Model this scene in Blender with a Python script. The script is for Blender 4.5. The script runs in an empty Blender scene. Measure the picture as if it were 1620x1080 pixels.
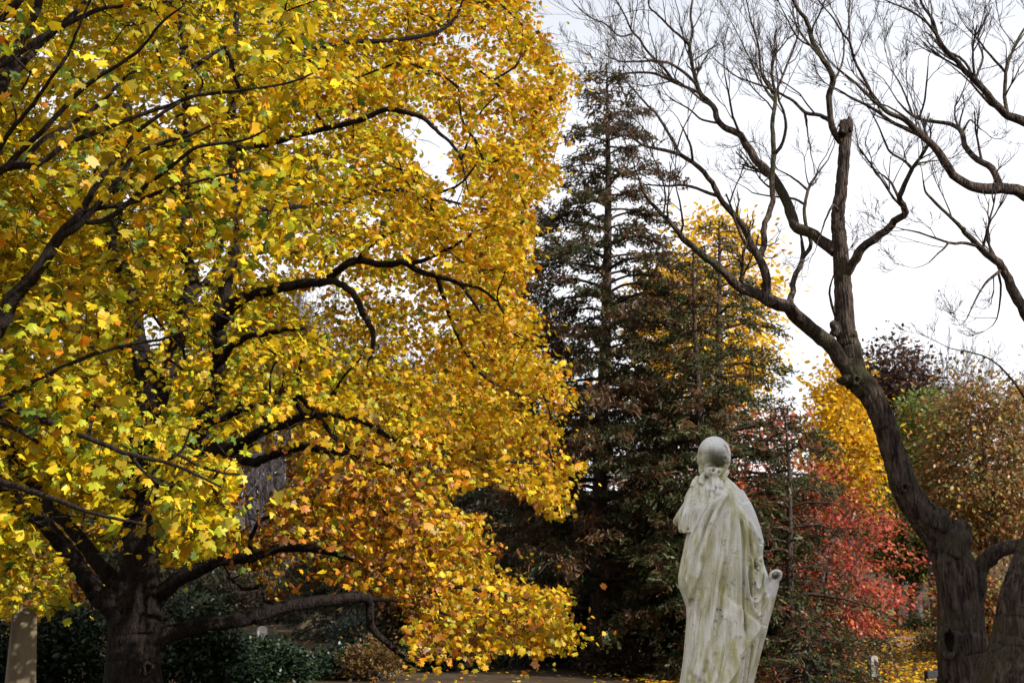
import bpy, bmesh, math, random
import numpy as np
from mathutils import Vector

# ------------------------------------------------------------------ camera, sky, sun, exposure
SC = bpy.context.scene
F = 2250.0
PITCH = math.radians(10.3)
CAMP = np.array([0.0, 0.0, 1.6])
cam_d = bpy.data.cameras.new('camera')
cam = bpy.data.objects.new('camera', cam_d)
SC.collection.objects.link(cam)
cam.location = CAMP
cam.rotation_euler = (math.pi / 2 + PITCH, 0, 0)
cam_d.sensor_width = 36
cam_d.lens = 50
cam_d.clip_end = 3000
cam_d.clip_start = 0.05
cam_d.dof.use_dof = True
cam_d.dof.focus_distance = 10.5
cam_d.dof.aperture_fstop = 5.6
SC.camera = cam

SUN_AZ = math.radians(120)      # clockwise from +Y, so to the right and a little behind the camera
SUN_EL = math.radians(31)
sdir = Vector((math.cos(SUN_EL) * math.sin(SUN_AZ), math.cos(SUN_EL) * math.cos(SUN_AZ), math.sin(SUN_EL)))
sun_d = bpy.data.lights.new('sun', 'SUN')
sun_d.energy = 4.6
sun_d.angle = math.radians(0.6)
sun_d.color = (1.0, 0.95, 0.87)
sun = bpy.data.objects.new('sun', sun_d)
SC.collection.objects.link(sun)
sun.rotation_euler = (-sdir).to_track_quat('-Z', 'Y').to_euler()
sun.location = sdir * 60

W = bpy.data.worlds.new('World')
SC.world = W
W.use_nodes = True
nt = W.node_tree
nt.nodes.clear()
n_out = nt.nodes.new('ShaderNodeOutputWorld')
n_bg = nt.nodes.new('ShaderNodeBackground')
n_sky = nt.nodes.new('ShaderNodeTexSky')
n_sky.sky_type = 'NISHITA'
n_sky.sun_disc = False
n_sky.sun_elevation = SUN_EL
n_sky.sun_rotation = SUN_AZ
n_bg.inputs['Strength'].default_value = 0.078
n_tc = nt.nodes.new('ShaderNodeTexCoord')
n_map = nt.nodes.new('ShaderNodeMapping')
n_map.inputs['Scale'].default_value = (1.6, 1.6, 4.0)
n_noise = nt.nodes.new('ShaderNodeTexNoise')
n_noise.inputs['Scale'].default_value = 1.7
n_noise.inputs['Detail'].default_value = 6
n_noise.inputs['Roughness'].default_value = 0.55
n_rmp = nt.nodes.new('ShaderNodeMapRange')
n_rmp.inputs['From Min'].default_value = 0.30
n_rmp.inputs['From Max'].default_value = 0.62
n_rmp.inputs['To Min'].default_value = 0.86
n_rmp.inputs['To Max'].default_value = 1.0
n_mix = nt.nodes.new('ShaderNodeMix')
n_mix.data_type = 'RGBA'
n_mix.inputs[7].default_value = (11.9, 12.0, 12.6, 1)      # thin bright cloud
L = nt.links.new
L(n_tc.outputs['Generated'], n_map.inputs['Vector'])
L(n_map.outputs['Vector'], n_noise.inputs['Vector'])
L(n_noise.outputs['Fac'], n_rmp.inputs['Value'])
n_sep = nt.nodes.new('ShaderNodeSeparateXYZ')
n_alt = nt.nodes.new('ShaderNodeMapRange')      # the cloud veil thins with altitude
n_alt.inputs['From Min'].default_value = 0.25
n_alt.inputs['From Max'].default_value = 0.46
n_alt.inputs['To Min'].default_value = 1.0
n_alt.inputs['To Max'].default_value = 0.56
n_mul = nt.nodes.new('ShaderNodeMath')
n_mul.operation = 'MULTIPLY'
L(n_tc.outputs['Generated'], n_sep.inputs['Vector'])
L(n_sep.outputs['Z'], n_alt.inputs['Value'])
L(n_alt.outputs['Result'], n_mul.inputs[0])
L(n_rmp.outputs['Result'], n_mul.inputs[1])
L(n_mul.outputs[0], n_mix.inputs[0])
L(n_sky.outputs['Color'], n_mix.inputs[6])
L(n_mix.outputs[2], n_bg.inputs['Color'])
L(n_bg.outputs['Background'], n_out.inputs['Surface'])

SC.view_settings.view_transform = 'Standard'
SC.view_settings.look = 'None'
SC.view_settings.gamma = 1
SC.view_settings.exposure = 0.48
SC.render.engine = 'CYCLES'
SC.cycles.max_bounces = 8
SC.cycles.diffuse_bounces = 4
SC.cycles.glossy_bounces = 2
SC.cycles.transmission_bounces = 5
SC.cycles.use_denoising = True
SC.cycles.caustics_reflective = False
SC.cycles.caustics_refractive = False

# ------------------------------------------------------------------ helpers
rng = np.random.default_rng(11)
random.seed(11)
COL = SC.collection
SP, CP = math.sin(PITCH), math.cos(PITCH)


def at(px, py, Y):
    u = (px - 810.0) / F
    v = (540.0 - py) / F
    d = np.array([u, CP - v * SP, SP + v * CP])
    return CAMP + d * (Y / d[1])


def proj(P):
    q = np.asarray(P) - CAMP
    dep = q[..., 1] * CP + q[..., 2] * SP
    up = -q[..., 1] * SP + q[..., 2] * CP
    return 810 + F * q[..., 0] / dep, 540 - F * up / dep


def unit(v):
    v = np.asarray(v, float)
    return v / (np.linalg.norm(v, axis=-1, keepdims=True) + 1e-9)


def sstep(a, b, x):
    t = np.clip((np.asarray(x, float) - a) / (b - a), 0, 1)
    return t * t * (3 - 2 * t)


def ground_z(x, y):
    x = np.asarray(x, float)
    y = np.asarray(y, float)
    d = y + 0.0 * x
    z = np.interp(d, [-500, 22, 30, 40, 60, 100, 160, 260, 320, 900], [0, 0, .1, .38, 1.0, 3.2, 9.0, 20, 23, 10])
    z = z + 0.10 * np.sin(x * 0.23 + y * 0.11) * sstep(14, 40, d) + 0.05 * np.sin(x * 0.61 - y * 0.37) * sstep(10, 30, d)
    return z


def spline(P, n):
    P = np.asarray(P, float)
    if len(P) == 2:
        t = np.linspace(0, 1, n)[:, None]
        return P[0] * (1 - t) + P[1] * t
    Q = np.vstack([2 * P[0] - P[1], P, 2 * P[-1] - P[-2]])
    seg = len(P) - 1
    t = np.linspace(0, seg - 1e-6, n)
    i = t.astype(int)
    f = (t - i)[:, None]
    a, b, c, d = Q[i], Q[i + 1], Q[i + 2], Q[i + 3]
    return 0.5 * (2 * b + (c - a) * f + (2 * a - 5 * b + 4 * c - d) * f ** 2 + (3 * b - a - 3 * c + d) * f ** 3)


class Geo:
    """collects vertices, faces and a per-vertex tint; becomes ONE mesh object"""

    def __init__(s):
        s.V, s.Fs, s.T, s.n = [], [], [], 0

    def add(s, V, Fl, tint=None):
        V = np.asarray(V, float)
        for f in (Fl if isinstance(Fl, list) else [Fl]):
            s.Fs.append(np.asarray(f, np.int64) + s.n)
        s.V.append(V)
        if tint is not None:
            s.T.append(np.asarray(tint, float))
        s.n += len(V)

    def tube(s, P, R, k=6, rough=0.0, seed=0, cap=True):
        P = np.asarray(P, float)
        R = np.asarray(R, float)
        m = len(P)
        T = np.gradient(P, axis=0)
        T = unit(T)
        ref = np.array([0.0, 1.0, 0.0]) if abs(T[0][1]) < 0.9 else np.array([1.0, 0, 0])
        N = np.zeros((m, 3))
        n0 = ref - T[0] * ref.dot(T[0])
        N[0] = n0 / np.linalg.norm(n0)
        for i in range(1, m):
            v = N[i - 1] - T[i] * N[i - 1].dot(T[i])
            N[i] = v / (np.linalg.norm(v) + 1e-9)
        B = np.cross(T, N)
        a = np.arange(k) * 2 * np.pi / k
        rr = R[:, None] * np.ones((1, k))
        if rough:
            ph = np.random.default_rng(seed).uniform(0, 6.28, 8)
            ll = np.concatenate([[0], np.cumsum(np.linalg.norm(np.diff(P, axis=0), axis=1))])[:, None] / max(R.max(), 1e-3)
            g = (np.sin(3 * a + ph[0] + 0.35 * ll) * .5 + np.sin(5 * a + ph[1] - 0.5 * ll) * .4 + np.sin(2 * a + ph[2] + 1.3 * ll) * .5
                 + np.sin(8 * a + ph[3] + 0.8 * ll) * .28 + np.sin(13 * a + ph[4] + .25 * ll + np.sin(1.7 * ll)) * .28
                 + np.sin(1 * a + ph[5] + 2.1 * ll) * .35)
            if k >= 60:
                g = g + .35 * np.abs(np.sin(11 * a + ph[6] + .5 * np.sin(1.9 * ll + ph[0]) + .3 * ll)) + .22 * np.sin(19 * a + ph[7] + np.sin(2.3 * ll) * 1.5) + .2 * np.sin(29 * a - ph[7] + np.sin(3.1 * ll + ph[2]) * 2)
            rr = rr * (1 + rough * g)
        V = P[:, None, :] + rr[:, :, None] * (np.cos(a)[None, :, None] * N[:, None, :] + np.sin(a)[None, :, None] * B[:, None, :])
        V = V.reshape(-1, 3)
        i = np.arange(m - 1)[:, None] * k
        j = np.arange(k)[None, :]
        j2 = (j + 1) % k
        Q = np.stack([i + j, i + j2, i + k + j2, i + k + j], -1).reshape(-1, 4)
        if cap:
            V = np.vstack([V, P[:1], P[-1:]])
            jj = np.arange(k)
            jk = (jj + 1) % k
            t1 = np.stack([np.full(k, m * k), jk, jj], -1)
            t2 = np.stack([np.full(k, m * k + 1), (m - 1) * k + jj, (m - 1) * k + jk], -1)
            s.add(V, [Q, np.vstack([t1, t2])])
        else:
            s.add(V, Q)

    def leaves(s, C, A, N, size, tint, tpl, curl=None):
        """C centres, A length axes, N normals"""
        O, tris = tpl
        C = np.asarray(C)
        n = len(C)
        A = unit(A)
        N = unit(N - A * (N * A).sum(1, keepdims=True))
        B = np.cross(N, A)
        size = np.broadcast_to(size, n)
        if curl is None:
            curl = rng.uniform(-0.7, 1.7, n)
        x, y = O[:, 0], O[:, 1]
        z = -(0.30 * np.abs(x) + 0.28 * y * y)[None, :] * curl[:, None]
        V = C[:, None, :] + size[:, None, None] * (x[None, :, None] * B[:, None, :] + y[None, :, None] * A[:, None, :] + z[:, :, None] * N[:, None, :])
        k = len(O)
        Fl = (tris[None] + (np.arange(n) * k)[:, None, None]).reshape(-1, tris.shape[1])
        s.add(V.reshape(-1, 3), Fl, np.repeat(tint, k, axis=0))

    def build(s, name, mat, parent=None, smooth=True, base=None):
        me = bpy.data.meshes.new(name)
        V = np.vstack(s.V)
        if base is not None:
            V = V - np.asarray(base)
        me.vertices.add(len(V))
        me.vertices.foreach_set('co', V.astype(np.float32).ravel())
        loops = np.concatenate([f.ravel() for f in s.Fs])
        cnt = np.concatenate([np.full(len(f), f.shape[1]) for f in s.Fs])
        start = np.concatenate([[0], np.cumsum(cnt)[:-1]])
        me.loops.add(len(loops))
        me.loops.foreach_set('vertex_index', loops.astype(np.int32))
        me.polygons.add(len(cnt))
        me.polygons.foreach_set('loop_start', start.astype(np.int32))
        me.polygons.foreach_set('use_smooth', np.full(len(cnt), smooth))
        me.update(calc_edges=True)
        if s.T:
            T = np.vstack(s.T)
            if len(T) == len(V):
                at_ = me.attributes.new('tint', 'FLOAT_COLOR', 'POINT')
                at_.data.foreach_set('color', np.hstack([T, np.ones((len(T), 1))]).astype(np.float32).ravel())
        me.materials.append(mat)
        o = bpy.data.objects.new(name, me)
        COL.objects.link(o)
        if parent is not None:
            o.parent = parent
        return o


def thing(name, label, cat, loc=(0, 0, 0), group=None):
    o = bpy.data.objects.new(name, None)
    COL.objects.link(o)
    o.location = [float(c) for c in loc]
    o.empty_display_size = 0.3
    o['label'] = label
    o['category'] = cat
    if group:
        o['group'] = group
    return o


def tag(o, label, cat, group=None):
    o['label'] = label
    o['category'] = cat
    if group:
        o['group'] = group
    return o


def dup(root, loc, rotz, scale, label, group=None):
    r = root.copy()
    COL.objects.link(r)
    r.location = [float(c) for c in loc]
    r.rotation_euler = (0, 0, rotz)
    r.scale = (scale, scale, scale) if not hasattr(scale, '__len__') else scale
    r['label'] = label
    if group:
        r['group'] = group
    for ch in list(root.children):
        c = ch.copy()
        COL.objects.link(c)
        c.parent = r
    return r


# leaf outlines
def fan(outline, centre):
    O = np.array([centre] + outline, float)
    k = len(outline)
    return O, np.array([[0, 1 + i, 1 + (i + 1) % k] for i in range(k)])


half = [(.17, .62), (.36, .74), (.66, .60), (.52, .27), (.78, -.04), (.36, -.20)]
MAPLE = fan([(0, 1.0)] + half + [(0, -.28)] + [(-a, b) for a, b in half[::-1]], (0, .15))
SIMPLE = (np.array([(0, -.5), (.34, -.05), (.22, .3), (0, .6), (-.22, .3), (-.34, -.05)]), np.array([[0, 1, 2], [0, 2, 3], [0, 3, 4], [0, 4, 5]]))
RHOMB = (np.array([(0, -.5), (.33, 0), (0, .6), (-.33, 0)]), np.array([[0, 1, 2], [0, 2, 3]]))
SPRAY = (np.array([(0, -.45), (.17, -.05), (.05, .1), (.13, .3), (0, .6), (-.13, .3), (-.05, .1), (-.17, -.05)]),
         np.array([[0, 1, 7], [1, 2, 6], [1, 6, 7], [2, 3, 6], [3, 5, 6], [3, 4, 5]]))


# ------------------------------------------------------------------ materials
def nodes(name):
    m = bpy.data.materials.new(name)
    m.use_nodes = True
    t = m.node_tree
    t.nodes.clear()
    o = t.nodes.new('ShaderNodeOutputMaterial')
    return m, t, o


def nd(t, kind, **kw):
    n = t.nodes.new(kind)
    for k, v in kw.items():
        if k in n.inputs:
            n.inputs[k].default_value = v
        else:
            setattr(n, k, v)
    return n


def leaf_mat(name, trans=0.35, gloss=0.06, rough=0.45):
    m, t, o = nodes(name)
    a = nd(t, 'ShaderNodeAttribute', attribute_name='tint')
    g = nd(t, 'ShaderNodeNewGeometry')
    hv = nd(t, 'ShaderNodeHueSaturation')
    mr = nd(t, 'ShaderNodeMapRange', **{'To Min': 0.75, 'To Max': 1.18})
    t.links.new(g.outputs['Random Per Island'], mr.inputs['Value'])
    t.links.new(mr.outputs['Result'], hv.inputs['Value'])
    t.links.new(a.outputs['Color'], hv.inputs['Color'])
    d = nd(t, 'ShaderNodeBsdfDiffuse')
    tr = nd(t, 'ShaderNodeBsdfTranslucent')
    gl = nd(t, 'ShaderNodeBsdfGlossy', Roughness=rough, Color=(.9, .9, .9, 1))
    for n in (d, tr):
        t.links.new(hv.outputs['Color'], n.inputs['Color'])
    mx = nd(t, 'ShaderNodeMixShader', Fac=trans)
    t.links.new(d.outputs[0], mx.inputs[1])
    t.links.new(tr.outputs[0], mx.inputs[2])
    m2 = nd(t, 'ShaderNodeMixShader', Fac=gloss)
    t.links.new(mx.outputs[0], m2.inputs[1])
    t.links.new(gl.outputs[0], m2.inputs[2])
    t.links.new(m2.outputs[0], o.inputs['Surface'])
    return m


def bark_mat(name, c1, c2, scale=1.0, moss=None, bump=0.03, zs=1.6):
    m, t, o = nodes(name)
    tc = nd(t, 'ShaderNodeTexCoord')
    mp = nd(t, 'ShaderNodeMapping')
    mp.inputs['Scale'].default_value = (9 * scale, 9 * scale, zs * scale)
    n1 = nd(t, 'ShaderNodeTexNoise', Scale=2.2, Detail=8, Roughness=.65, Distortion=.6)
    v1 = nd(t, 'ShaderNodeTexVoronoi', Scale=3.0)
    v1.feature = 'DISTANCE_TO_EDGE'
    n2 = nd(t, 'ShaderNodeTexNoise', Scale=1.3 * scale, Detail=4)
    t.links.new(tc.outputs['Object'], mp.inputs['Vector'])
    t.links.new(mp.outputs['Vector'], n1.inputs['Vector'])
    t.links.new(mp.outputs['Vector'], v1.inputs['Vector'])
    t.links.new(tc.outputs['Object'], n2.inputs['Vector'])
    cr = nd(t, 'ShaderNodeValToRGB')
    cr.color_ramp.elements[0].position = .40
    cr.color_ramp.elements[0].color = (*c1, 1)
    cr.color_ramp.elements[1].position = .66
    cr.color_ramp.elements[1].color = (*c2, 1)
    t.links.new(n1.outputs['Fac'], cr.inputs['Fac'])
    col = cr.outputs['Color']
    if moss:
        mr = nd(t, 'ShaderNodeMapRange', **{'From Min': .52, 'From Max': .66})
        t.links.new(n2.outputs['Fac'], mr.inputs['Value'])
        mx = nd(t, 'ShaderNodeMix', data_type='RGBA')
        mx.inputs[7].default_value = (*moss, 1)
        t.links.new(mr.outputs['Result'], mx.inputs[0])
        t.links.new(col, mx.inputs[6])
        col = mx.outputs[2]
    b = nd(t, 'ShaderNodeBsdfPrincipled', Roughness=.9)
    b.inputs['Specular IOR Level'].default_value = .2
    t.links.new(col, b.inputs['Base Color'])
    ad = nd(t, 'ShaderNodeMath', operation='ADD')
    mu = nd(t, 'ShaderNodeMath', operation='MINIMUM')
    mu.inputs[1].default_value = .25
    t.links.new(v1.outputs['Distance'], mu.inputs[0])
    t.links.new(mu.outputs[0], ad.inputs[0])
    t.links.new(n1.outputs['Fac'], ad.inputs[1])
    bp = nd(t, 'ShaderNodeBump', Strength=1.0, Distance=bump)
    t.links.new(ad.outputs[0], bp.inputs['Height'])
    t.links.new(bp.outputs[0], b.inputs['Normal'])
    t.links.new(b.outputs[0], o.inputs['Surface'])
    return m


def noise_mat(name, cols, scale=2.0, rough=.9, bump=.02, stretch=(1, 1, 1), detail=8, spec=.2):
    m, t, o = nodes(name)
    tc = nd(t, 'ShaderNodeTexCoord')
    mp = nd(t, 'ShaderNodeMapping')
    mp.inputs['Scale'].default_value = stretch
    n1 = nd(t, 'ShaderNodeTexNoise', Scale=scale, Detail=detail, Roughness=.68)
    t.links.new(tc.outputs['Object'], mp.inputs['Vector'])
    t.links.new(mp.outputs['Vector'], n1.inputs['Vector'])
    cr = nd(t, 'ShaderNodeValToRGB')
    els = cr.color_ramp.elements
    k = len(cols)
    while len(els) < k:
        els.new(.5)
    for i, c in enumerate(cols):
        els[i].position = .32 + .36 * i / max(1, k - 1)
        els[i].color = (*c, 1)
    t.links.new(n1.outputs['Fac'], cr.inputs['Fac'])
    b = nd(t, 'ShaderNodeBsdfPrincipled', Roughness=rough)
    b.inputs['Specular IOR Level'].default_value = spec
    t.links.new(cr.outputs['Color'], b.inputs['Base Color'])
    bp = nd(t, 'ShaderNodeBump', Strength=.8, Distance=bump)
    t.links.new(n1.outputs['Fac'], bp.inputs['Height'])
    t.links.new(bp.outputs[0], b.inputs['Normal'])
    t.links.new(b.outputs[0], o.inputs['Surface'])
    return m


M_leaf = leaf_mat('maple_leaf', .38, .025)
M_far = leaf_mat('far_leaf', .30, .03)
M_needle = leaf_mat('conifer_needle', .28, .02)
M_gloss = leaf_mat('glossy_leaf', .10, .035, .4)
M_bark_maple = bark_mat('maple_bark', (.007, .005, .0045), (.034, .024, .020), 1.0, bump=.03, zs=4.5)
M_bark_near = bark_mat('near_maple_bark', (.010, .007, .006), (.05, .036, .03), 1.6, bump=.012)
M_bark_old = bark_mat('old_bark', (.020, .014, .012), (.165, .12, .092), 1.25, moss=(.075, .068, .034), bump=.06)
M_bark_con = bark_mat('conifer_bark', (.035, .024, .02), (.10, .07, .055), 1.4, bump=.02)
M_bark_far = bark_mat('far_bark', (.05, .042, .042), (.13, .11, .11), 1.0, bump=.01)
M_stone = noise_mat('grey_stone', [(.16, .155, .14), (.30, .29, .26), (.40, .39, .36)], 5, .85, .01)
M_white_stone = noise_mat('white_stone', [(.5, .48, .42), (.72, .70, .64)], 6, .8, .006)
M_brown_stone = noise_mat('brown_stone', [(.10, .08, .05), (.17, .135, .085), (.23, .19, .13)], 4, .85, .012, (1, 1, .35))
M_dark_stone = noise_mat('slate', [(.025, .027, .03), (.055, .058, .062)], 5, .7, .008)

# ------------------------------------------------------------------ setting: ground, lawn, path, leaf litter
def sheet(xs, ys, lift):
    X, Y = np.meshgrid(xs, ys)
    Z = ground_z(X, Y) + lift
    V = np.stack([X, Y, Z], -1).reshape(-1, 3)
    nx, ny = len(xs), len(ys)
    i = np.arange(ny - 1)[:, None] * nx
    j = np.arange(nx - 1)[None, :]
    Q = np.stack([i + j, i + j + 1, i + nx + j + 1, i + nx + j], -1).reshape(-1, 4)
    return V, Q


XS = np.concatenate([np.linspace(-700, -62, 14), np.linspace(-60, 60, 121), np.linspace(62, 700, 14)])
YS = np.concatenate([np.linspace(-300, -12, 10), np.linspace(-10, 130, 141), np.linspace(133, 300, 30), np.linspace(330, 1400, 8)])
M_ground = noise_mat('leafy_ground', [(.022, .022, .011), (.045, .030, .016), (.07, .044, .021), (.13, .085, .03)], 1.4, .95, .05, detail=12)
g = Geo()
g.add(*sheet(XS, YS, 0))
o = g.build('ground', M_ground)
o['kind'] = 'structure'
M_lawn = noise_mat('lawn_grass', [(.05, .075, .02), (.10, .13, .03), (.22, .19, .05)], 3.0, .95, .04, detail=12)
g = Geo()
g.add(*sheet(np.linspace(4, 40, 37), np.linspace(48, 66, 19), .05))
o = g.build('lawn', M_lawn)
o['kind'] = 'structure'
M_path = noise_mat('path_gravel', [(.13, .09, .075), (.20, .15, .13), (.26, .19, .15)], 9, .95, .01)
g = Geo()
g.add(*sheet(np.linspace(5, 40, 36), np.linspace(39.2, 42.6, 5), .035))
o = g.build('path', M_path)
o['kind'] = 'structure'

PAL = dict(green=(.12, .19, .025), lime=(.52, .55, .03), olive=(.42, .33, .02), yellow=(.80, .58, .018), gold=(.78, .43, .012),
           orange=(.74, .26, .012), rust=(.34, .11, .018), brown=(.16, .08, .025), red=(.42, .055, .040), salmon=(.50, .13, .085), dkgreen=(.022, .045, .018))


def pal(names, weights, n, jit=.16):
    P = np.array([PAL[a] for a in names])
    w = np.array(weights, float)
    k = rng.choice(len(names), n, p=w / w.sum())
    return np.clip(P[k] * rng.uniform(1 - jit, 1 + jit, (n, 1)) * rng.uniform(1 - jit / 2, 1 + jit / 2, (n, 3)), 0.003, .9)


def litter():
    g = Geo()
    n = 66000
    y = np.concatenate([rng.uniform(2, 26, n // 3), rng.uniform(26, 50, n - n // 3)])
    x = rng.uniform(-.5, .5, n) * (y * .9 + 4)
    x[::2] = rng.uniform(.05, .48, len(x[::2])) * y[::2]
    kk = (x > 2.5) | (rng.uniform(0, 1, n) < .16)
    x, y = x[kk], y[kk]
    n = len(x)
    C = np.stack([x, y, ground_z(x, y) + .06 + rng.uniform(0, .03, n)], -1)
    a = rng.uniform(0, 6.28, n)
    A = np.stack([np.cos(a), np.sin(a), rng.uniform(-.35, .35, n)], -1)
    N = np.stack([rng.normal(0, .35, n), rng.normal(0, .35, n), np.ones(n)], -1)
    g.leaves(C, A, N, rng.uniform(.06, .11, n), pal(['gold', 'yellow', 'rust', 'brown', 'orange', 'olive'], [3, 2.4, 2, 2, 2, 1], n), SIMPLE)
    o = g.build('leaf_litter', M_far, smooth=False)
    o['kind'] = 'stuff'
    o['label'] = 'fallen yellow and brown leaves covering the ground'


litter()

# ------------------------------------------------------------------ twig growth
def grow(g, p, d, Lh, r, lvl, up=.25, spread=.75, kids=(3, 5), minr=.0022, tips=None, kf=.62):
    n = 6
    P = [np.array(p)]
    d = unit(d)
    for i in range(n - 1):
        d = unit(d + rng.normal(0, .16, 3) + np.array([0, 0, up * .22]))
        P.append(P[-1] + d * Lh / (n - 1))
    P = np.array(P)
    R = np.maximum(np.linspace(r, r * .45, n), minr * .8)
    g.tube(P, R, 5 if r > .012 else (4 if r > .006 else 3), cap=False)
    if tips is not None:
        tips.append(P[-1])
    if lvl <= 0:
        return
    for c in range(rng.integers(kids[0], kids[1] + 1)):
        f = rng.uniform(.25, 1.0)
        i = min(n - 2, int(f * (n - 1)))
        q = P[i] + (P[i + 1] - P[i]) * (f * (n - 1) - i)
        t = unit(P[i + 1] - P[i])
        s = unit(np.cross(t, rng.normal(0, 1, 3)))
        grow(g, q, t + s * spread * rng.uniform(.6, 1.2), Lh * kf * rng.uniform(.7, 1.15), max(minr, r * .55 * rng.uniform(.8, 1.1)), lvl - 1, up, spread, kids, minr, tips, kf)


def limb_world(pts, Y):
    """pts (px,py,r_px[,dY]) at distance Y -> positions and radii in metres"""
    P, R = [], []
    for q in pts:
        y = Y + (q[3] if len(q) > 3 else 0)
        P.append(at(q[0], q[1], y))
        R.append(q[2] / F * math.hypot(y, 3.0))
    return np.array(P), np.array(R)


def limb_geo(g, P, R, k, rough, seed, per=.09):
    Ln = np.linalg.norm(np.diff(P, axis=0), axis=1).sum()
    n = max(8, min(320, int(Ln / per)))
    PP = spline(P, n)
    s = np.linspace(0, 1, len(R))
    RR = np.interp(np.linspace(0, 1, n), s, R)
    if rough:
        wob = np.random.default_rng(seed + 5).normal(0, 1, (n, 3))
        kw = int(min(n // 3, max(5, 1.2 * RR.max() / per))) | 1
        ker = np.ones(kw) / kw ** .7 / 5 ** .3
        wob = np.stack([np.convolve(wob[:, c], ker, 'same') for c in range(3)], -1)
        PP = PP + wob * (RR * np.clip(.035 / np.maximum(RR, 1e-4), .10, .5) + .003)[:, None] * np.minimum(1, np.minimum(np.arange(n), np.arange(n)[::-1]) / 3.0)[:, None]
    g.tube(PP, RR, k, rough, seed)
    return PP, RR

# ------------------------------------------------------------------ statue
def stone_statue_mat():
    m, t, o = nodes('weathered_marble')
    tc = nd(t, 'ShaderNodeTexCoord')
    mp = nd(t, 'ShaderNodeMapping')
    mp.inputs['Scale'].default_value = (7, 7, 1.3)
    ns = nd(t, 'ShaderNodeTexNoise', Scale=2.4, Detail=7, Roughness=.62)        # streaks running down
    nb = nd(t, 'ShaderNodeTexNoise', Scale=3.2, Detail=6, Roughness=.6)         # broad patches
    nf = nd(t, 'ShaderNodeTexNoise', Scale=55, Detail=4, Roughness=.7)          # grain
    vo = nd(t, 'ShaderNodeTexNoise', Scale=16, Detail=5, Roughness=.75)         # small dark specks
    t.links.new(tc.outputs['Object'], mp.inputs['Vector'])
    t.links.new(mp.outputs['Vector'], ns.inputs['Vector'])
    for n in (nb, nf, vo):
        t.links.new(tc.outputs['Object'], n.inputs['Vector'])

    def mixc(fac, a, b):
        mx = nd(t, 'ShaderNodeMix', data_type='RGBA')
        t.links.new(fac, mx.inputs[0])
        if isinstance(a, tuple):
            mx.inputs[6].default_value = (*a, 1)
        else:
            t.links.new(a, mx.inputs[6])
        if isinstance(b, tuple):
            mx.inputs[7].default_value = (*b, 1)
        else:
            t.links.new(b, mx.inputs[7])
        return mx.outputs[2]

    def rng_(src, a, b, lo=0.0, hi=1.0):
        mr = nd(t, 'ShaderNodeMapRange', **{'From Min': a, 'From Max': b, 'To Min': lo, 'To Max': hi})
        t.links.new(src, mr.inputs['Value'])
        return mr.outputs['Result']

    c = mixc(rng_(ns.outputs['Fac'], .40, .62), (.85, .83, .74), (.50, .475, .22))
    c = mixc(rng_(nb.outputs['Fac'], .50, .68, 0, .75), c, (.68, .665, .62))
    c = mixc(rng_(vo.outputs['Fac'], .58, .68, 0, .85), c, (.12, .115, .065))
    # old grime stain on the back of the head, read from the red tint channel
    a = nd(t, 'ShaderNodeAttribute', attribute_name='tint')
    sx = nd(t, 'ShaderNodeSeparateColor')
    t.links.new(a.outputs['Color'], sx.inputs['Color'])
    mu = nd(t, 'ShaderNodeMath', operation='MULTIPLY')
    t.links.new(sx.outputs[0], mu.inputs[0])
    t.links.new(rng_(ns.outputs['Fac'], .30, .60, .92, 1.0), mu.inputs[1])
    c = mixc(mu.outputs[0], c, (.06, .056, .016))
    c = mixc(sx.outputs[1], c, (.80, .79, .77))  # green channel: painted light on crown, shoulder and forearm
    b = nd(t, 'ShaderNodeBsdfPrincipled', Roughness=.72)
    b.inputs['Specular IOR Level'].default_value = .3
    t.links.new(c, b.inputs['Base Color'])
    ad = nd(t, 'ShaderNodeMath', operation='ADD')
    t.links.new(nf.outputs['Fac'], ad.inputs[0])
    t.links.new(vo.outputs['Fac'], ad.inputs[1])
    bp = nd(t, 'ShaderNodeBump', Strength=.7, Distance=.006)
    t.links.new(ad.outputs[0], bp.inputs['Height'])
    t.links.new(bp.outputs[0], b.inputs['Normal'])
    t.links.new(b.outputs[0], o.inputs['Surface'])
    return m


YS_ = 8.9


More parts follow.
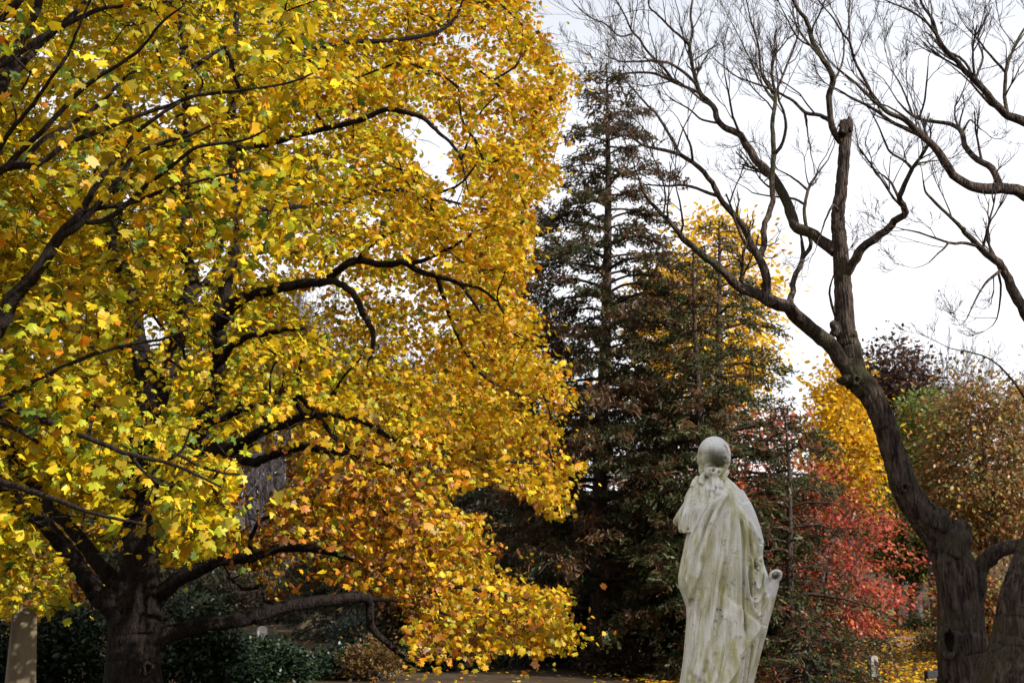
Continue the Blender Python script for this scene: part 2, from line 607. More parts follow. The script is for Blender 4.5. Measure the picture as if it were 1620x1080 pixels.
def build_statue():
    q = lambda px, py, dy=0.0: at(px, py, YS_) + np.array([0, dy, 0])
    mpp = np.linalg.norm(at(1141, 850, YS_) - at(1140, 850, YS_))
    bm_parts = Geo()

    def loft(rows, k=72, expo=2.3):
        """rows: (py, left px, right px, half depth m, centre dy)"""
        rows = np.array(rows, float)
        pys = np.linspace(rows[0, 0], rows[-1, 0], 120)
        rr = [np.interp(pys, rows[:, 0], rows[:, i]) for i in range(1, 5)]
        a = np.arange(k) * 2 * np.pi / k
        ca, sa = np.cos(a), np.sin(a)
        cx = np.sign(ca) * np.abs(ca) ** (2 / expo)
        sy = np.sign(sa) * np.abs(sa) ** (2 / expo)
        V = []
        for i, py in enumerate(pys):
            A, B = q(rr[0][i], py), q(rr[1][i], py)
            c = (A + B) / 2
            hw = (B - A)[0] / 2
            V.append(np.stack([c[0] + hw * cx, c[1] + rr[3][i] + rr[2][i] * sy, np.full(k, c[2])], -1))
        V = np.array(V).reshape(-1, 3)
        m = len(pys)
        i = np.arange(m - 1)[:, None] * k
        j = np.arange(k)[None, :]
        j2 = (j + 1) % k
        Q = np.stack([i + j, i + k + j, i + k + j2, i + j2], -1).reshape(-1, 4)
        top, bot = V[:k].mean(0), V[-k:].mean(0)
        V = np.vstack([V, top, bot])
        jj = np.arange(k)
        jk = (jj + 1) % k
        bm_parts.add(V, [Q, np.vstack([np.stack([np.full(k, m * k), jj, jk], -1), np.stack([np.full(k, m * k + 1), (m - 1) * k + jk, (m - 1) * k + jj], -1)])])

    def blob(c, rx, ry, rz, sq=1.0, n=36, tilt=0.0):
        u = np.linspace(0, np.pi, n)[1:-1]
        a = np.arange(n) * 2 * np.pi / n
        X = np.sin(u)[:, None] * np.cos(a)
        Y = np.sin(u)[:, None] * np.sin(a)
        Z = np.cos(u)[:, None] * np.ones_like(a)
        V = np.stack([X, Y, Z], -1).reshape(-1, 3)
        V = np.vstack([V, [0, 0, 1], [0, 0, -1]]) * np.array([rx, ry, rz])
        ct, st = math.cos(tilt), math.sin(tilt)
        V = np.stack([V[:, 0] * ct + V[:, 2] * st, V[:, 1], -V[:, 0] * st + V[:, 2] * ct], -1) + np.array(c)
        m = n - 2
        i = np.arange(m - 1)[:, None] * n
        j = np.arange(n)[None, :]
        j2 = (j + 1) % n
        Q = np.stack([i + j, i + n + j, i + n + j2, i + j2], -1).reshape(-1, 4)
        jj = np.arange(n)
        jk = (jj + 1) % n
        bm_parts.add(V, [Q, np.vstack([np.stack([np.full(n, m * n), jj, jk], -1), np.stack([np.full(n, m * n + 1), (m - 1) * n + jk, (m - 1) * n + jj], -1)])])

    # cloak and skirt, shoulders to the plinth
    loft([(747, 1118, 1146, .06, .00), (754, 1113, 1149, .075, .0), (760, 1101, 1156, .095, 0), (766, 1095, 1163, .115, 0), (774, 1089, 1170, .135, 0), (784, 1084, 1176, .15, 0),
          (795, 1082, 1180, .165, 0), (808, 1082, 1184, .18, 0), (822, 1086, 1189, .19, 0.0), (838, 1088, 1198, .20, 0), (852, 1085, 1203, .205, 0), (866, 1082, 1206, .21, 0),
          (880, 1079, 1206, .215, 0), (895, 1076, 1206, .22, 0), (912, 1073, 1206, .225, 0), (928, 1074, 1207, .225, 0), (945, 1081, 1206, .225, 0), (960, 1086, 1205, .225, 0),
          (975, 1087, 1204, .225, 0), (990, 1086, 1202, .225, 0), (1013, 1084, 1199, .23, 0), (1038, 1082, 1194, .235, 0), (1060, 1079, 1189, .24, 0), (1080, 1076, 1184, .245, 0),
          (1120, 1070, 1180, .25, 0), (1175, 1064, 1182, .26, 0), (1200, 1062, 1184, .26, 0)])
    # neck, skull, face, bun
    bm_parts.tube([q(1128, 770, .01), q(1129, 755, .015), q(1130, 738, .03)], [.085, .068, .062], 28)
    c = q(1130.5, 718, .02)
    blob(c, 26.0 * mpp, .122, 29 * mpp, n=48)
    blob(q(1130, 729, -.004), 25.6 * mpp, .108, 21 * mpp, n=40)
    blob(q(1128, 739, .0), 21 * mpp, .085, 13 * mpp, n=30)
    blob(q(1112, 741, .0), 7 * mpp, .06, 12 * mpp)
    blob(q(1134, 735, .085), .062, .07, .085)          # face and jaw, turned away
    blob(q(1138, 732, .158), .012, .022, .026)         # nose
    blob(q(1139, 744, .130), .022, .018, .012)         # lips
    blob(q(1140, 752, .115), .024, .025, .02)          # chin
    blob(q(1152, 722, .045), .022, .06, .05)           # roll of hair over the right ear
    blob(q(1109, 724, .045), .020, .06, .05)
    bun = q(1121, 748, -.112)
    bm_parts.tube([q(1121, 742, -.07), q(1120, 747, -.125)], [.042, .036], 24)
    blob(bun, .040, .036, .035)
    blob(q(1129, 748, -.108), .024, .024, .027, tilt=.6)
    blob(q(1139, 745, -.066), .040, .03, .022, tilt=-.75)
    bm_parts.tube([q(1146, 738, -.02), q(1138, 744, -.075), q(1128, 752, -.10), q(1121, 760, -.115)], [.022, .026, .024, .018], 14)
    bm_parts.tube([q(1150, 745, .0), q(1143, 754, -.06), q(1140, 764, -.1)], [.02, .02, .014], 12)
    bm_parts.tube([q(1113, 750, -.06), q(1107, 757, -.09), q(1104, 768, -.12)], [.016, .018, .016], 12)
    bm_parts.tube([q(1103, 755, -.03), q(1097, 763, -.06), q(1092, 772, -.08)], [.014, .018, .014], 12)
    # ringlets on the back and gathers of the left shoulder
    for (a, b, r, dz) in (((1124, 758), (1119, 782), .013, -.128), ((1131, 758), (1127, 790), .014, -.130), ((1113, 768), (1112, 792), .012, -.125), ((1094, 778), (1091, 797), .013, -.085),
                          ((1120, 780), (1114, 800), .011, -.15), ((1104, 772), (1102, 794), .012, -.115), ((1137, 762), (1131, 784), .012, -.12)):
        bm_parts.tube(spline([q(a[0], a[1], dz + .02), q((a[0] + b[0]) / 2 + 2.5, (a[1] + b[1]) / 2, dz - .018), q(b[0], b[1], dz - .012)], 12),
                      r * np.array([.7, 1, 1.1, .9, 1.05, 1.15, .95, .8, .95, 1.05, .8, .4]), 12)
    # left sleeve: falls from the shoulder of the raised arm
    sl = [(785, 1087, 1106), (795, 1081, 1107), (803, 1078, 1108), (813, 1074, 1107), (827, 1072.5, 1104), (838, 1073, 1100), (842, 1075, 1097)]
    loft([(y, l, r, .085, -.02) for y, l, r in sl], 40)
    for i, (x0, x1, yb, r) in enumerate(((1083, 1074.5, 838, .015), (1087, 1080, 843, .017), (1091, 1085, 843, .014), (1098, 1091, 840, .016), (1104, 1097, 836, .015))):
        P = [q(x0, 800, -.085), q((x0 + x1) / 2 - 1, 818, -.105), q(x1, yb, -.085)]
        bm_parts.tube(spline(P, 9), np.full(9, r) * np.linspace(.5, 1.05, 9), 12)
    bm_parts.tube([q(1100, 790, .02), q(1085, 815, .16), q(1083, 820, .34)], [.05, .045, .035], 16)     # arm reaching forward
    # right upper arm under the cloak, elbow, forearm to the scroll
    bm_parts.tube(spline([q(1163, 783, .0), q(1177, 806, -.03), q(1189, 836, -.055), q(1197, 862, -.06)], 14), np.linspace(.060, .036, 14), 24)
    bm_parts.tube([q(1199, 862, -.045), q(1202.5, 880, .03), q(1206, 905, .05)], [.026, .022, .03], 18)
    # scroll
    top, mid, low = q(1220, 913, -.10), q(1203, 985, -.06), q(1186, 1062, .0)
    sc = spline([top, mid, low, q(1178, 1110, .04)], 30)
    bm_parts.tube(sc, np.interp(np.linspace(0, 1, 30), [0, .06, .2, .6, 1], [.036, .043, .041, .04, .04]), 8)
    aa = np.linspace(0, 2 * np.pi, 9)
    ringp = np.array([q(1220.5 + 7.2 * math.cos(t) + 1.0 * math.sin(t), 911.5 - 7.0 * math.sin(t), -.135 - .02 * math.sin(t)) for t in aa])
    bm_parts.tube(spline(ringp, 40), np.full(40, .0155), 12)
    blob(q(1220, 914, -.10), .030, .035, .030)
    bm_parts.tube(spline([q(1203, 895, -.03), q(1207, 925, -.08), q(1206, 958, -.095), q(1198, 1005, -.085)], 16), np.interp(np.linspace(0, 1, 16), [0, .5, .8, 1], [.022, .036, .030, .012]), 14)
    # roll under the elbow
    blob(q(1191, 892, -.165), .026, .03, .014, tilt=.3)
    blob(q(1190, 902, -.165), .022, .03, .018, tilt=-.8)
    tmp_mat = bpy.data.materials.new('tmp')
    tmp = bm_parts.build('statue_source', tmp_mat)
    rm = tmp.modifiers.new('r', 'REMESH')
    rm.mode = 'VOXEL'
    rm.voxel_size = 0.0034
    smd = tmp.modifiers.new('s', 'SMOOTH')
    smd.factor = .5
    smd.iterations = 4
    dg = bpy.context.evaluated_depsgraph_get()
    me = bpy.data.meshes.new_from_object(tmp.evaluated_get(dg))
    bpy.data.objects.remove(tmp, do_unlink=True)
    bpy.data.materials.remove(tmp_mat)
    nv = len(me.vertices)
    V = np.zeros(nv * 3, np.float32)
    me.vertices.foreach_get('co', V)
    V = V.reshape(-1, 3).astype(float)
    Nn = np.zeros(nv * 3, np.float32)
    me.vertices.foreach_get('normal', Nn)
    Nn = Nn.reshape(-1, 3).astype(float)
    # fixed face-on frame of the statue: columns and rows in units of 1/258 m
    u = 810 + F * V[:, 0] / (YS_ * CP + (V[:, 2] - 1.6) * SP)
    dep = YS_ * CP + (V[:, 2] - 1.6) * SP
    v = 540 - F * (-YS_ * SP + (V[:, 2] - 1.6) * CP) / dep
    back = sstep(.05, .55, -Nn[:, 1])
    D = np.zeros(nv)

    def dist(poly, mg=45.0):
        poly = np.array(poly, float)
        P = spline(poly, max(12, 6 * len(poly)))
        best = np.full(nv, 1e9)
        side = np.zeros(nv)
        tt = np.zeros(nv)
        sel = np.nonzero((back > 0) & (u > P[:, 0].min() - mg) & (u < P[:, 0].max() + mg) & (v > P[:, 1].min() - mg) & (v < P[:, 1].max() + mg))[0]
        uu, vv = u[sel], v[sel]
        bb, ss, t2 = best[sel], side[sel], tt[sel]
        A, B = P[:-1], P[1:]
        for i in range(len(A)):
            ab = B[i] - A[i]
            L2 = ab.dot(ab) + 1e-9
            s = np.clip(((uu - A[i, 0]) * ab[0] + (vv - A[i, 1]) * ab[1]) / L2, 0, 1)
            dx, dy = uu - A[i, 0] - s * ab[0], vv - A[i, 1] - s * ab[1]
            d = np.hypot(dx, dy)
            w = d < bb
            bb[w] = d[w]
            ss[w] = np.sign(ab[0] * dy - ab[1] * dx)[w]
            t2[w] = ((i + s) / len(A))[w]
        best[sel], side[sel], tt[sel] = bb, ss, t2
        return best, side, tt

    def ridge(poly, amp, w, fade=.12):
        d, _, tt = dist(poly, 3.5 * w)
        D[:] += amp * np.exp(-(d / w) ** 2) * sstep(0, fade, tt) * sstep(0, fade, 1 - tt)

    def step(poly, amp, w, reach, high=1, f0=.05, f1=.05):
        d, s, tt = dist(poly, 4 * reach + 4)
        sd = d * s * high
        D[:] += amp * (1 / (1 + np.exp(-sd / w))) * np.exp(-np.maximum(sd, 0) / reach) * sstep(0, f0, tt) * sstep(0, f1, 1 - tt) * (d < reach * 4)


    R_ = ridge
    # cloak edge running from the right shoulder down to the left hip
    edge = [(1147, 783), (1138, 799), (1130, 818), (1122, 836), (1117, 855), (1113, 872), (1107, 893), (1101, 910), (1095, 928), (1091, 944), (1085, 962)]
    step(edge, .030, .9, 26, +1)
    R_([(1150, 776), (1136, 794), (1125, 815), (1118, 835), (1113, 852), (1107, 872), (1101, 893)], .016, 4.6)
    R_([(1128, 788), (1116, 806), (1108, 826), (1101, 848), (1094, 868), (1088, 888), (1084, 912), (1083, 935)], .017, 3.4)
    R_([(1122, 790), (1108, 812), (1098, 834), (1089, 854), (1083, 872), (1080, 895)], .012, 3.0)
    R_([(1133, 792), (1121, 812), (1111, 836), (1105, 858), (1098, 880), (1092, 905), (1086, 935)], -.012, 2.2)
    R_([(1117, 800), (1106, 818), (1099, 836), (1090, 858), (1085, 880)], -.010, 2.0)
    # long folds of the cloak over the back
    R_([(1142, 806), (1139, 838), (1135, 868), (1131, 891), (1126, 919), (1122, 958), (1118, 985), (1113, 1015), (1104, 1050), (1096, 1082)], .017, 3.6)
    R_([(1137, 840), (1131, 872), (1126, 900), (1121, 930), (1117, 965), (1112, 1000), (1103, 1040)], -.010, 3.0)
    R_([(1151, 812), (1150, 850), (1146, 880), (1140, 905), (1134, 935), (1131, 965), (1127, 1000), (1119, 1040)], -.015, 3.2)
    R_([(1147, 805), (1145, 840), (1142, 872), (1139, 895)], .010, 3.2)
    R_([(1157, 790), (1160, 830), (1162, 860), (1162, 900), (1162, 958), (1163, 995), (1164, 1026)], .020, 3.0)
    R_([(1154, 800), (1155, 840), (1155, 880), (1155, 930), (1153, 970), (1150, 1010), (1143, 1050)], .006, 4)
    R_([(1165, 820), (1167, 850), (1167, 900), (1167, 960), (1168, 1015)], -.024, 2.1)
    R_([(1164, 800), (1170, 828), (1174, 858), (1177, 890), (1172, 905), (1174, 930), (1178, 948), (1184, 962), (1193, 974)], .018, 2.6)
    R_([(1170, 815), (1176, 836), (1180, 858), (1184, 880), (1181, 900), (1182, 920), (1184, 934), (1188, 942)], .018, 2.3)
    R_([(1176, 880), (1177, 905), (1179, 930), (1182, 944), (1189, 950)], -.016, 2.0)
    R_([(1168, 815), (1173, 838), (1177, 860), (1180, 885)], -.015, 1.7)
    R_([(1175, 832), (1183, 856), (1190, 880), (1193, 892)], .012, 2.2)
    R_([(1178, 826), (1187, 850), (1195, 872), (1199, 884)], -.024, 3.0)
    # hanging loops under the elbow
    R_([(1184, 882), (1188, 898), (1193, 905), (1198, 898), (1201, 884)], -.024, 2.4)
    R_([(1182, 905), (1187, 925), (1193, 930), (1198, 915), (1202, 898)], .015, 2.4)
    R_([(1183, 918), (1187, 937), (1193, 938), (1200, 920), (1204, 903)], -.014, 2.0)
    R_([(1180, 940), (1187, 952), (1195, 945), (1203, 925), (1208, 905)], .016, 2.3)
    R_([(1182, 955), (1190, 962), (1198, 952), (1206, 935)], -.012, 2.0)
    R_([(1184, 963), (1193, 974), (1204, 958), (1212, 938)], .012, 2.3)
    # hem of the cloak across the skirt at the lower right
    hem = [(1200, 986), (1190, 999), (1180, 1010), (1170, 1024), (1163, 1034), (1160, 1051), (1152, 1064), (1140, 1081), (1126, 1098)]
    step(hem, .038, .8, 40, +1)
    step([(1196, 988), (1195, 1006), (1189, 1035), (1182, 1065), (1176, 1090)], .014, 1.0, 10, -1)
    R_([(1186, 1012), (1181, 1045), (1175, 1082)], .012, 2.4)
    R_([(1178, 1020), (1174, 1050), (1168, 1085)], .012, 2.0)
    R_([(1182, 1015), (1178, 1050), (1172, 1085)], -.012, 1.6)
    R_([(1169, 1034), (1166, 1060), (1160, 1090)], .010, 2.0)
    R_([(1172, 1030), (1170, 1060), (1164, 1085)], -.010, 1.4)
    # skirt on the left
    R_([(1098, 930), (1095, 965), (1092, 1000), (1087, 1040), (1081, 1080)], .013, 3.0)
    R_([(1110, 930), (1106, 965), (1101, 1000), (1096, 1040), (1089, 1082)], .011, 3.0)
    R_([(1104, 960), (1102, 985), (1098, 1015), (1091, 1045), (1084, 1075)], -.015, 2.6)
    R_([(1092, 965), (1090, 995), (1087, 1020), (1084, 1050)], -.010, 1.8)
    R_([(1140, 960), (1137, 1000), (1131, 1040), (1121, 1082)], .011, 4.0)
    R_([(1146, 975), (1140, 1020), (1132, 1055), (1124, 1085)], -.012, 3.0)
    R_([(1124, 1028), (1120, 1050), (1112, 1082)], -.010, 2.6)
    R_([(1112, 1040), (1105, 1062), (1098, 1085)], -.010, 2.2)
    # finer creases lying between the main folds
    lanes = [[(1150, 776), (1136, 794), (1125, 815), (1118, 835), (1113, 852), (1107, 872), (1101, 893)],
             [(1128, 788), (1116, 806), (1108, 826), (1101, 848), (1094, 868), (1088, 888), (1084, 912)]]
    lanes2 = [[(1098, 930), (1095, 965), (1092, 1000), (1087, 1040), (1081, 1082)], [(1110, 905), (1106, 965), (1101, 1000), (1096, 1040), (1089, 1082)],
              [(1142, 806), (1135, 868), (1126, 919), (1118, 985), (1096, 1082)], [(1152, 806), (1146, 880), (1134, 940), (1127, 1000), (1112, 1082)],
              [(1157, 790), (1162, 860), (1162, 958), (1160, 1010), (1140, 1075)], [(1168, 812), (1169, 870), (1168, 930), (1168, 970), (1167, 1018)],
              [(1164, 800), (1174, 858), (1174, 905), (1178, 948), (1184, 962)], [(1170, 815), (1180, 858), (1183, 895), (1182, 920), (1186, 940)]]
    r9 = np.random.default_rng(99)
    for LL in (lanes, lanes2):
        for A_, B_ in zip(LL[:-1], LL[1:]):
            A2, B2 = spline(A_, 9), spline(B_, 9)
            for t_, sg_ in ((.28, 1), (.52, -1), (.74, 1)):
                C_ = A2 * (1 - t_) + B2 * t_ + r9.normal(0, .5, (9, 2))
                i0, i1 = r9.integers(0, 3), 9 - r9.integers(0, 3)
                R_(C_[i0:i1], sg_ * r9.uniform(.004, .0085), r9.uniform(1.1, 1.9), .25)
    # sleeve flutes
    for x0, x1 in ((1085, 1077), (1089, 1083), (1095, 1088), (1101, 1094)):
        R_([(x0, 806), ((x0 + x1) / 2, 822), (x1, 846)], -.009, 1.5, .55)
    # smooth arm: soft edge along its underside
    step([(1170, 796), (1176, 814), (1182, 834), (1190, 850), (1197, 862), (1204, 873)], .012, 1.6, 16, -1)
    R_([(1194, 852), (1197, 858), (1199, 864)], -.02, 1.6, .3)
    # hair combed back to the knot
    hd = sstep(742, 734, v) * sstep(.2, .6, -Nn[:, 1])
    ang = np.arctan2(u - 1124, 748 - v)
    D += .0006 * np.sin(ang * 41 + 2 * np.sin(v * .3)) * hd * sstep(4, 14, np.hypot(u - 1124, v - 748))
    R_([(1143, 704), (1149, 714), (1149, 728), (1144, 738)], -.016, 1.6)
    R_([(1154, 712), (1153, 724), (1149, 734)], .008, 2.0)
    # bun hole
    for (cx, cy, r, a) in ((1124.5, 746.5, 2.0, -.05), (1133.5, 749, 1.7, -.03), (1120, 754.5, 2.4, -.018)):
        D += a * np.exp(-(np.hypot(u - cx, v - cy) / r) ** 2)
    # mouth of the rolled scroll
    D += -.07 * np.exp(-(np.hypot((u - 1220.5) / 4.8, (v - 911) / 4.4) ** 4))
    rgh = .0003 * np.sin(u * 1.7 + v * .6) * np.sin(v * 1.1 - u * .4) + .0004 * np.sin(u * .27 - v * 1.9 + 1) * np.sin(v * .8)
    D += rgh
    Dir = unit(np.stack([Nn[:, 0] * .35, -np.ones(nv), Nn[:, 2] * .2], -1))
    V2 = V + Dir * (1.65 * D * back)[:, None]
    # simple upright folds on the front, never seen from here
    fr = sstep(.1, .6, Nn[:, 1]) * sstep(790, 840, v)
    V2[:, 1] += fr * .014 * np.sin(u * .55 + .4 * np.sin(v * .03))
    fa = Nn[:, 1] > .2
    for (px_, py_, r, a) in ((1130, 724, 3.2, -.014), (1145, 724, 3.2, -.014)):
        V2[:, 1] += a * np.exp(-((u - px_) ** 2 + (v - py_) ** 2) / r ** 2) * fa
    base = np.array([at(1130, 1190, YS_)[0], YS_, at(1130, 1200, YS_)[2]])
    me.vertices.foreach_set('co', (V2 - base).astype(np.float32).ravel())
    # grime and light tones: red = dark grime on the nape, green = light painted on crown, shoulder and forearm
    st = np.zeros((nv, 4))
    st[:, 3] = 1
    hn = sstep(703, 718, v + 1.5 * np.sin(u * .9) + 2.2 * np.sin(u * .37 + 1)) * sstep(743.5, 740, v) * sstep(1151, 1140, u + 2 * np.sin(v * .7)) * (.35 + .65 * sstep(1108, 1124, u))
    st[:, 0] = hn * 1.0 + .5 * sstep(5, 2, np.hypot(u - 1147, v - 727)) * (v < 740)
    wh = sstep(726, 704, v + .25 * (1130 - u)) + sstep(0, 10, (u - 1160) - .36 * (v - 782)) * (v > 756) * (v < 885) + sstep(1201, 1206, u + 0 * v) * (v > 880) * (v < 945)  # paler where sky light falls on crown, right shoulder and forearm
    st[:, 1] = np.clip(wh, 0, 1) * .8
    at_ = me.attributes.new('tint', 'FLOAT_COLOR', 'POINT')
    at_.data.foreach_set('color', st.astype(np.float32).ravel())
    me.materials.clear()
    me.materials.append(stone_statue_mat())
    me.polygons.foreach_set('use_smooth', np.ones(len(me.polygons), bool))
    me.update()
    me.name = 'marble_statue'
    o = bpy.data.objects.new('marble_statue', me)
    COL.objects.link(o)
    o.location = base
    tag(o, 'weathered white marble statue of a robed woman seen from behind holding a scroll', 'statue')
    # pedestal under the frame
    g = Geo()
    for (w, z0, z1) in ((.46, 0, .16), (.38, .16, .24), (.34, .24, base[2] - .12), (.40, base[2] - .12, base[2])):
        X = np.array([-1, 1, 1, -1]) * w
        Yv = np.array([-1, -1, 1, 1]) * w
        V = np.vstack([np.stack([X, Yv, np.full(4, z0)], -1), np.stack([X, Yv, np.full(4, z1)], -1)])
        g.add(V, np.array([[3, 2, 1, 0], [4, 5, 6, 7], [0, 1, 5, 4], [1, 2, 6, 5], [2, 3, 7, 6], [3, 0, 4, 7]]))
    p = g.build('pedestal', M_stone, smooth=False)
    p.location = (base[0], base[1], 0)
    bv = p.modifiers.new('b', 'BEVEL')
    bv.width = .012
    bv.segments = 2
    tag(p, 'stepped grey stone pedestal carrying the marble statue', 'pedestal')


build_statue()

# ------------------------------------------------------------------ the two old bare trees on the right
def bare_tree(name, label, base_px, Y, trunk, limbs, twig_cfg, extra=None, seed=1):
    global rng
    rng = np.random.default_rng(seed)
    b0 = at(base_px, 1100, Y)
    base = np.array([b0[0], Y, float(ground_z(b0[0], Y))])
    root = thing(name, label, 'tree', base)
    g = Geo()
    P, R = limb_world(trunk, Y)
    P = np.vstack([[base[0] + .02, base[1], base[2] - .3], P])
    R = np.concatenate([[R[0] * 1.5], R])
    limb_geo(g, P, R * .97, 110, .085 if R.max() < .4 else .045, seed, .035)
    if extra:
        extra(g)
    g.build('trunk', M_bark_old, root, base=base)
    tw = Geo()
    tips = []
    for i, (pts, dY, ntw) in enumerate(limbs):
        n = len(pts)
        q = [(p[0], p[1], p[2] * .92 + .12, dY * (j / max(1, n - 1))) for j, p in enumerate(pts)]
        P, R = limb_world(q, Y)
        # a forked limb starts where its parent is: pull its root to the nearest parent point
        if bare_nodes:
            N = np.vstack(bare_nodes)
            uu, vv = proj(N)
            d = np.hypot(uu - pts[0][0], vv - pts[0][1])
            k = d.argmin()
            if d[k] < 25:
                off = N[k] - P[0]
                ramp = np.linspace(1, .6, n)[:, None]
                dy = off[1]
                for j in range(n):
                    P[j] = at(pts[j][0], pts[j][1], P[j][1] + dy)
                P[0] = N[k]
        gl = Geo()
        PP, RR = limb_geo(gl, P, R, 14 if R.max() > .03 else 8, .09, seed * 31 + i, .06)
        gl.build('limb', M_bark_old, root, base=base)
        bare_nodes.append(PP)
        m = len(PP)
        Ln = np.linalg.norm(np.diff(PP, axis=0), axis=1).sum()
        cnt = int(1.3 * ntw * Ln)
        for c in range(cnt):
            f = rng.beta(2.2, 1.1) if n > 3 else rng.uniform(.2, 1)
            k = min(m - 2, int(f * (m - 1)))
            if RR[k] > .055:
                continue
            t = unit(PP[k + 1] - PP[k])
            sd = unit(np.cross(t, rng.normal(0, 1, 3)))
            dd = t * .75 + sd * .75 + np.array([0, 0, .45])
            grow(tw, PP[k], dd, rng.uniform(.55, 1.25) * twig_cfg[0], max(.0042, RR[k] * .5), 3, up=.4, spread=.55, kids=(2, 4), minr=.0020, tips=tips)
        grow(tw, PP[-1], unit(PP[-1] - PP[-3]) + np.array([0, 0, .2]), rng.uniform(.5, .9) * twig_cfg[0], max(.0042, RR[-1] * .95), 3, up=.35, spread=.5, kids=(3, 4), minr=.0020, tips=tips)
    tw.build('twigs', M_bark_old, root, base=base)
    # a few dry leaves still hanging
    tips = np.array(tips)
    sel = tips[rng.choice(len(tips), twig_cfg[1], replace=False)]
    gl = Geo()
    n = len(sel)
    gl.leaves(sel, rng.normal(0, 1, (n, 3)) * [.6, .6, .3] - [0, 0, .8], rng.normal(0, 1, (n, 3)), rng.uniform(.012, .026, n), pal(['brown', 'rust'], [2, 1], n), SIMPLE)
    gl.build('dry_leaves', M_far, root, smooth=False, base=base)
    return root, base


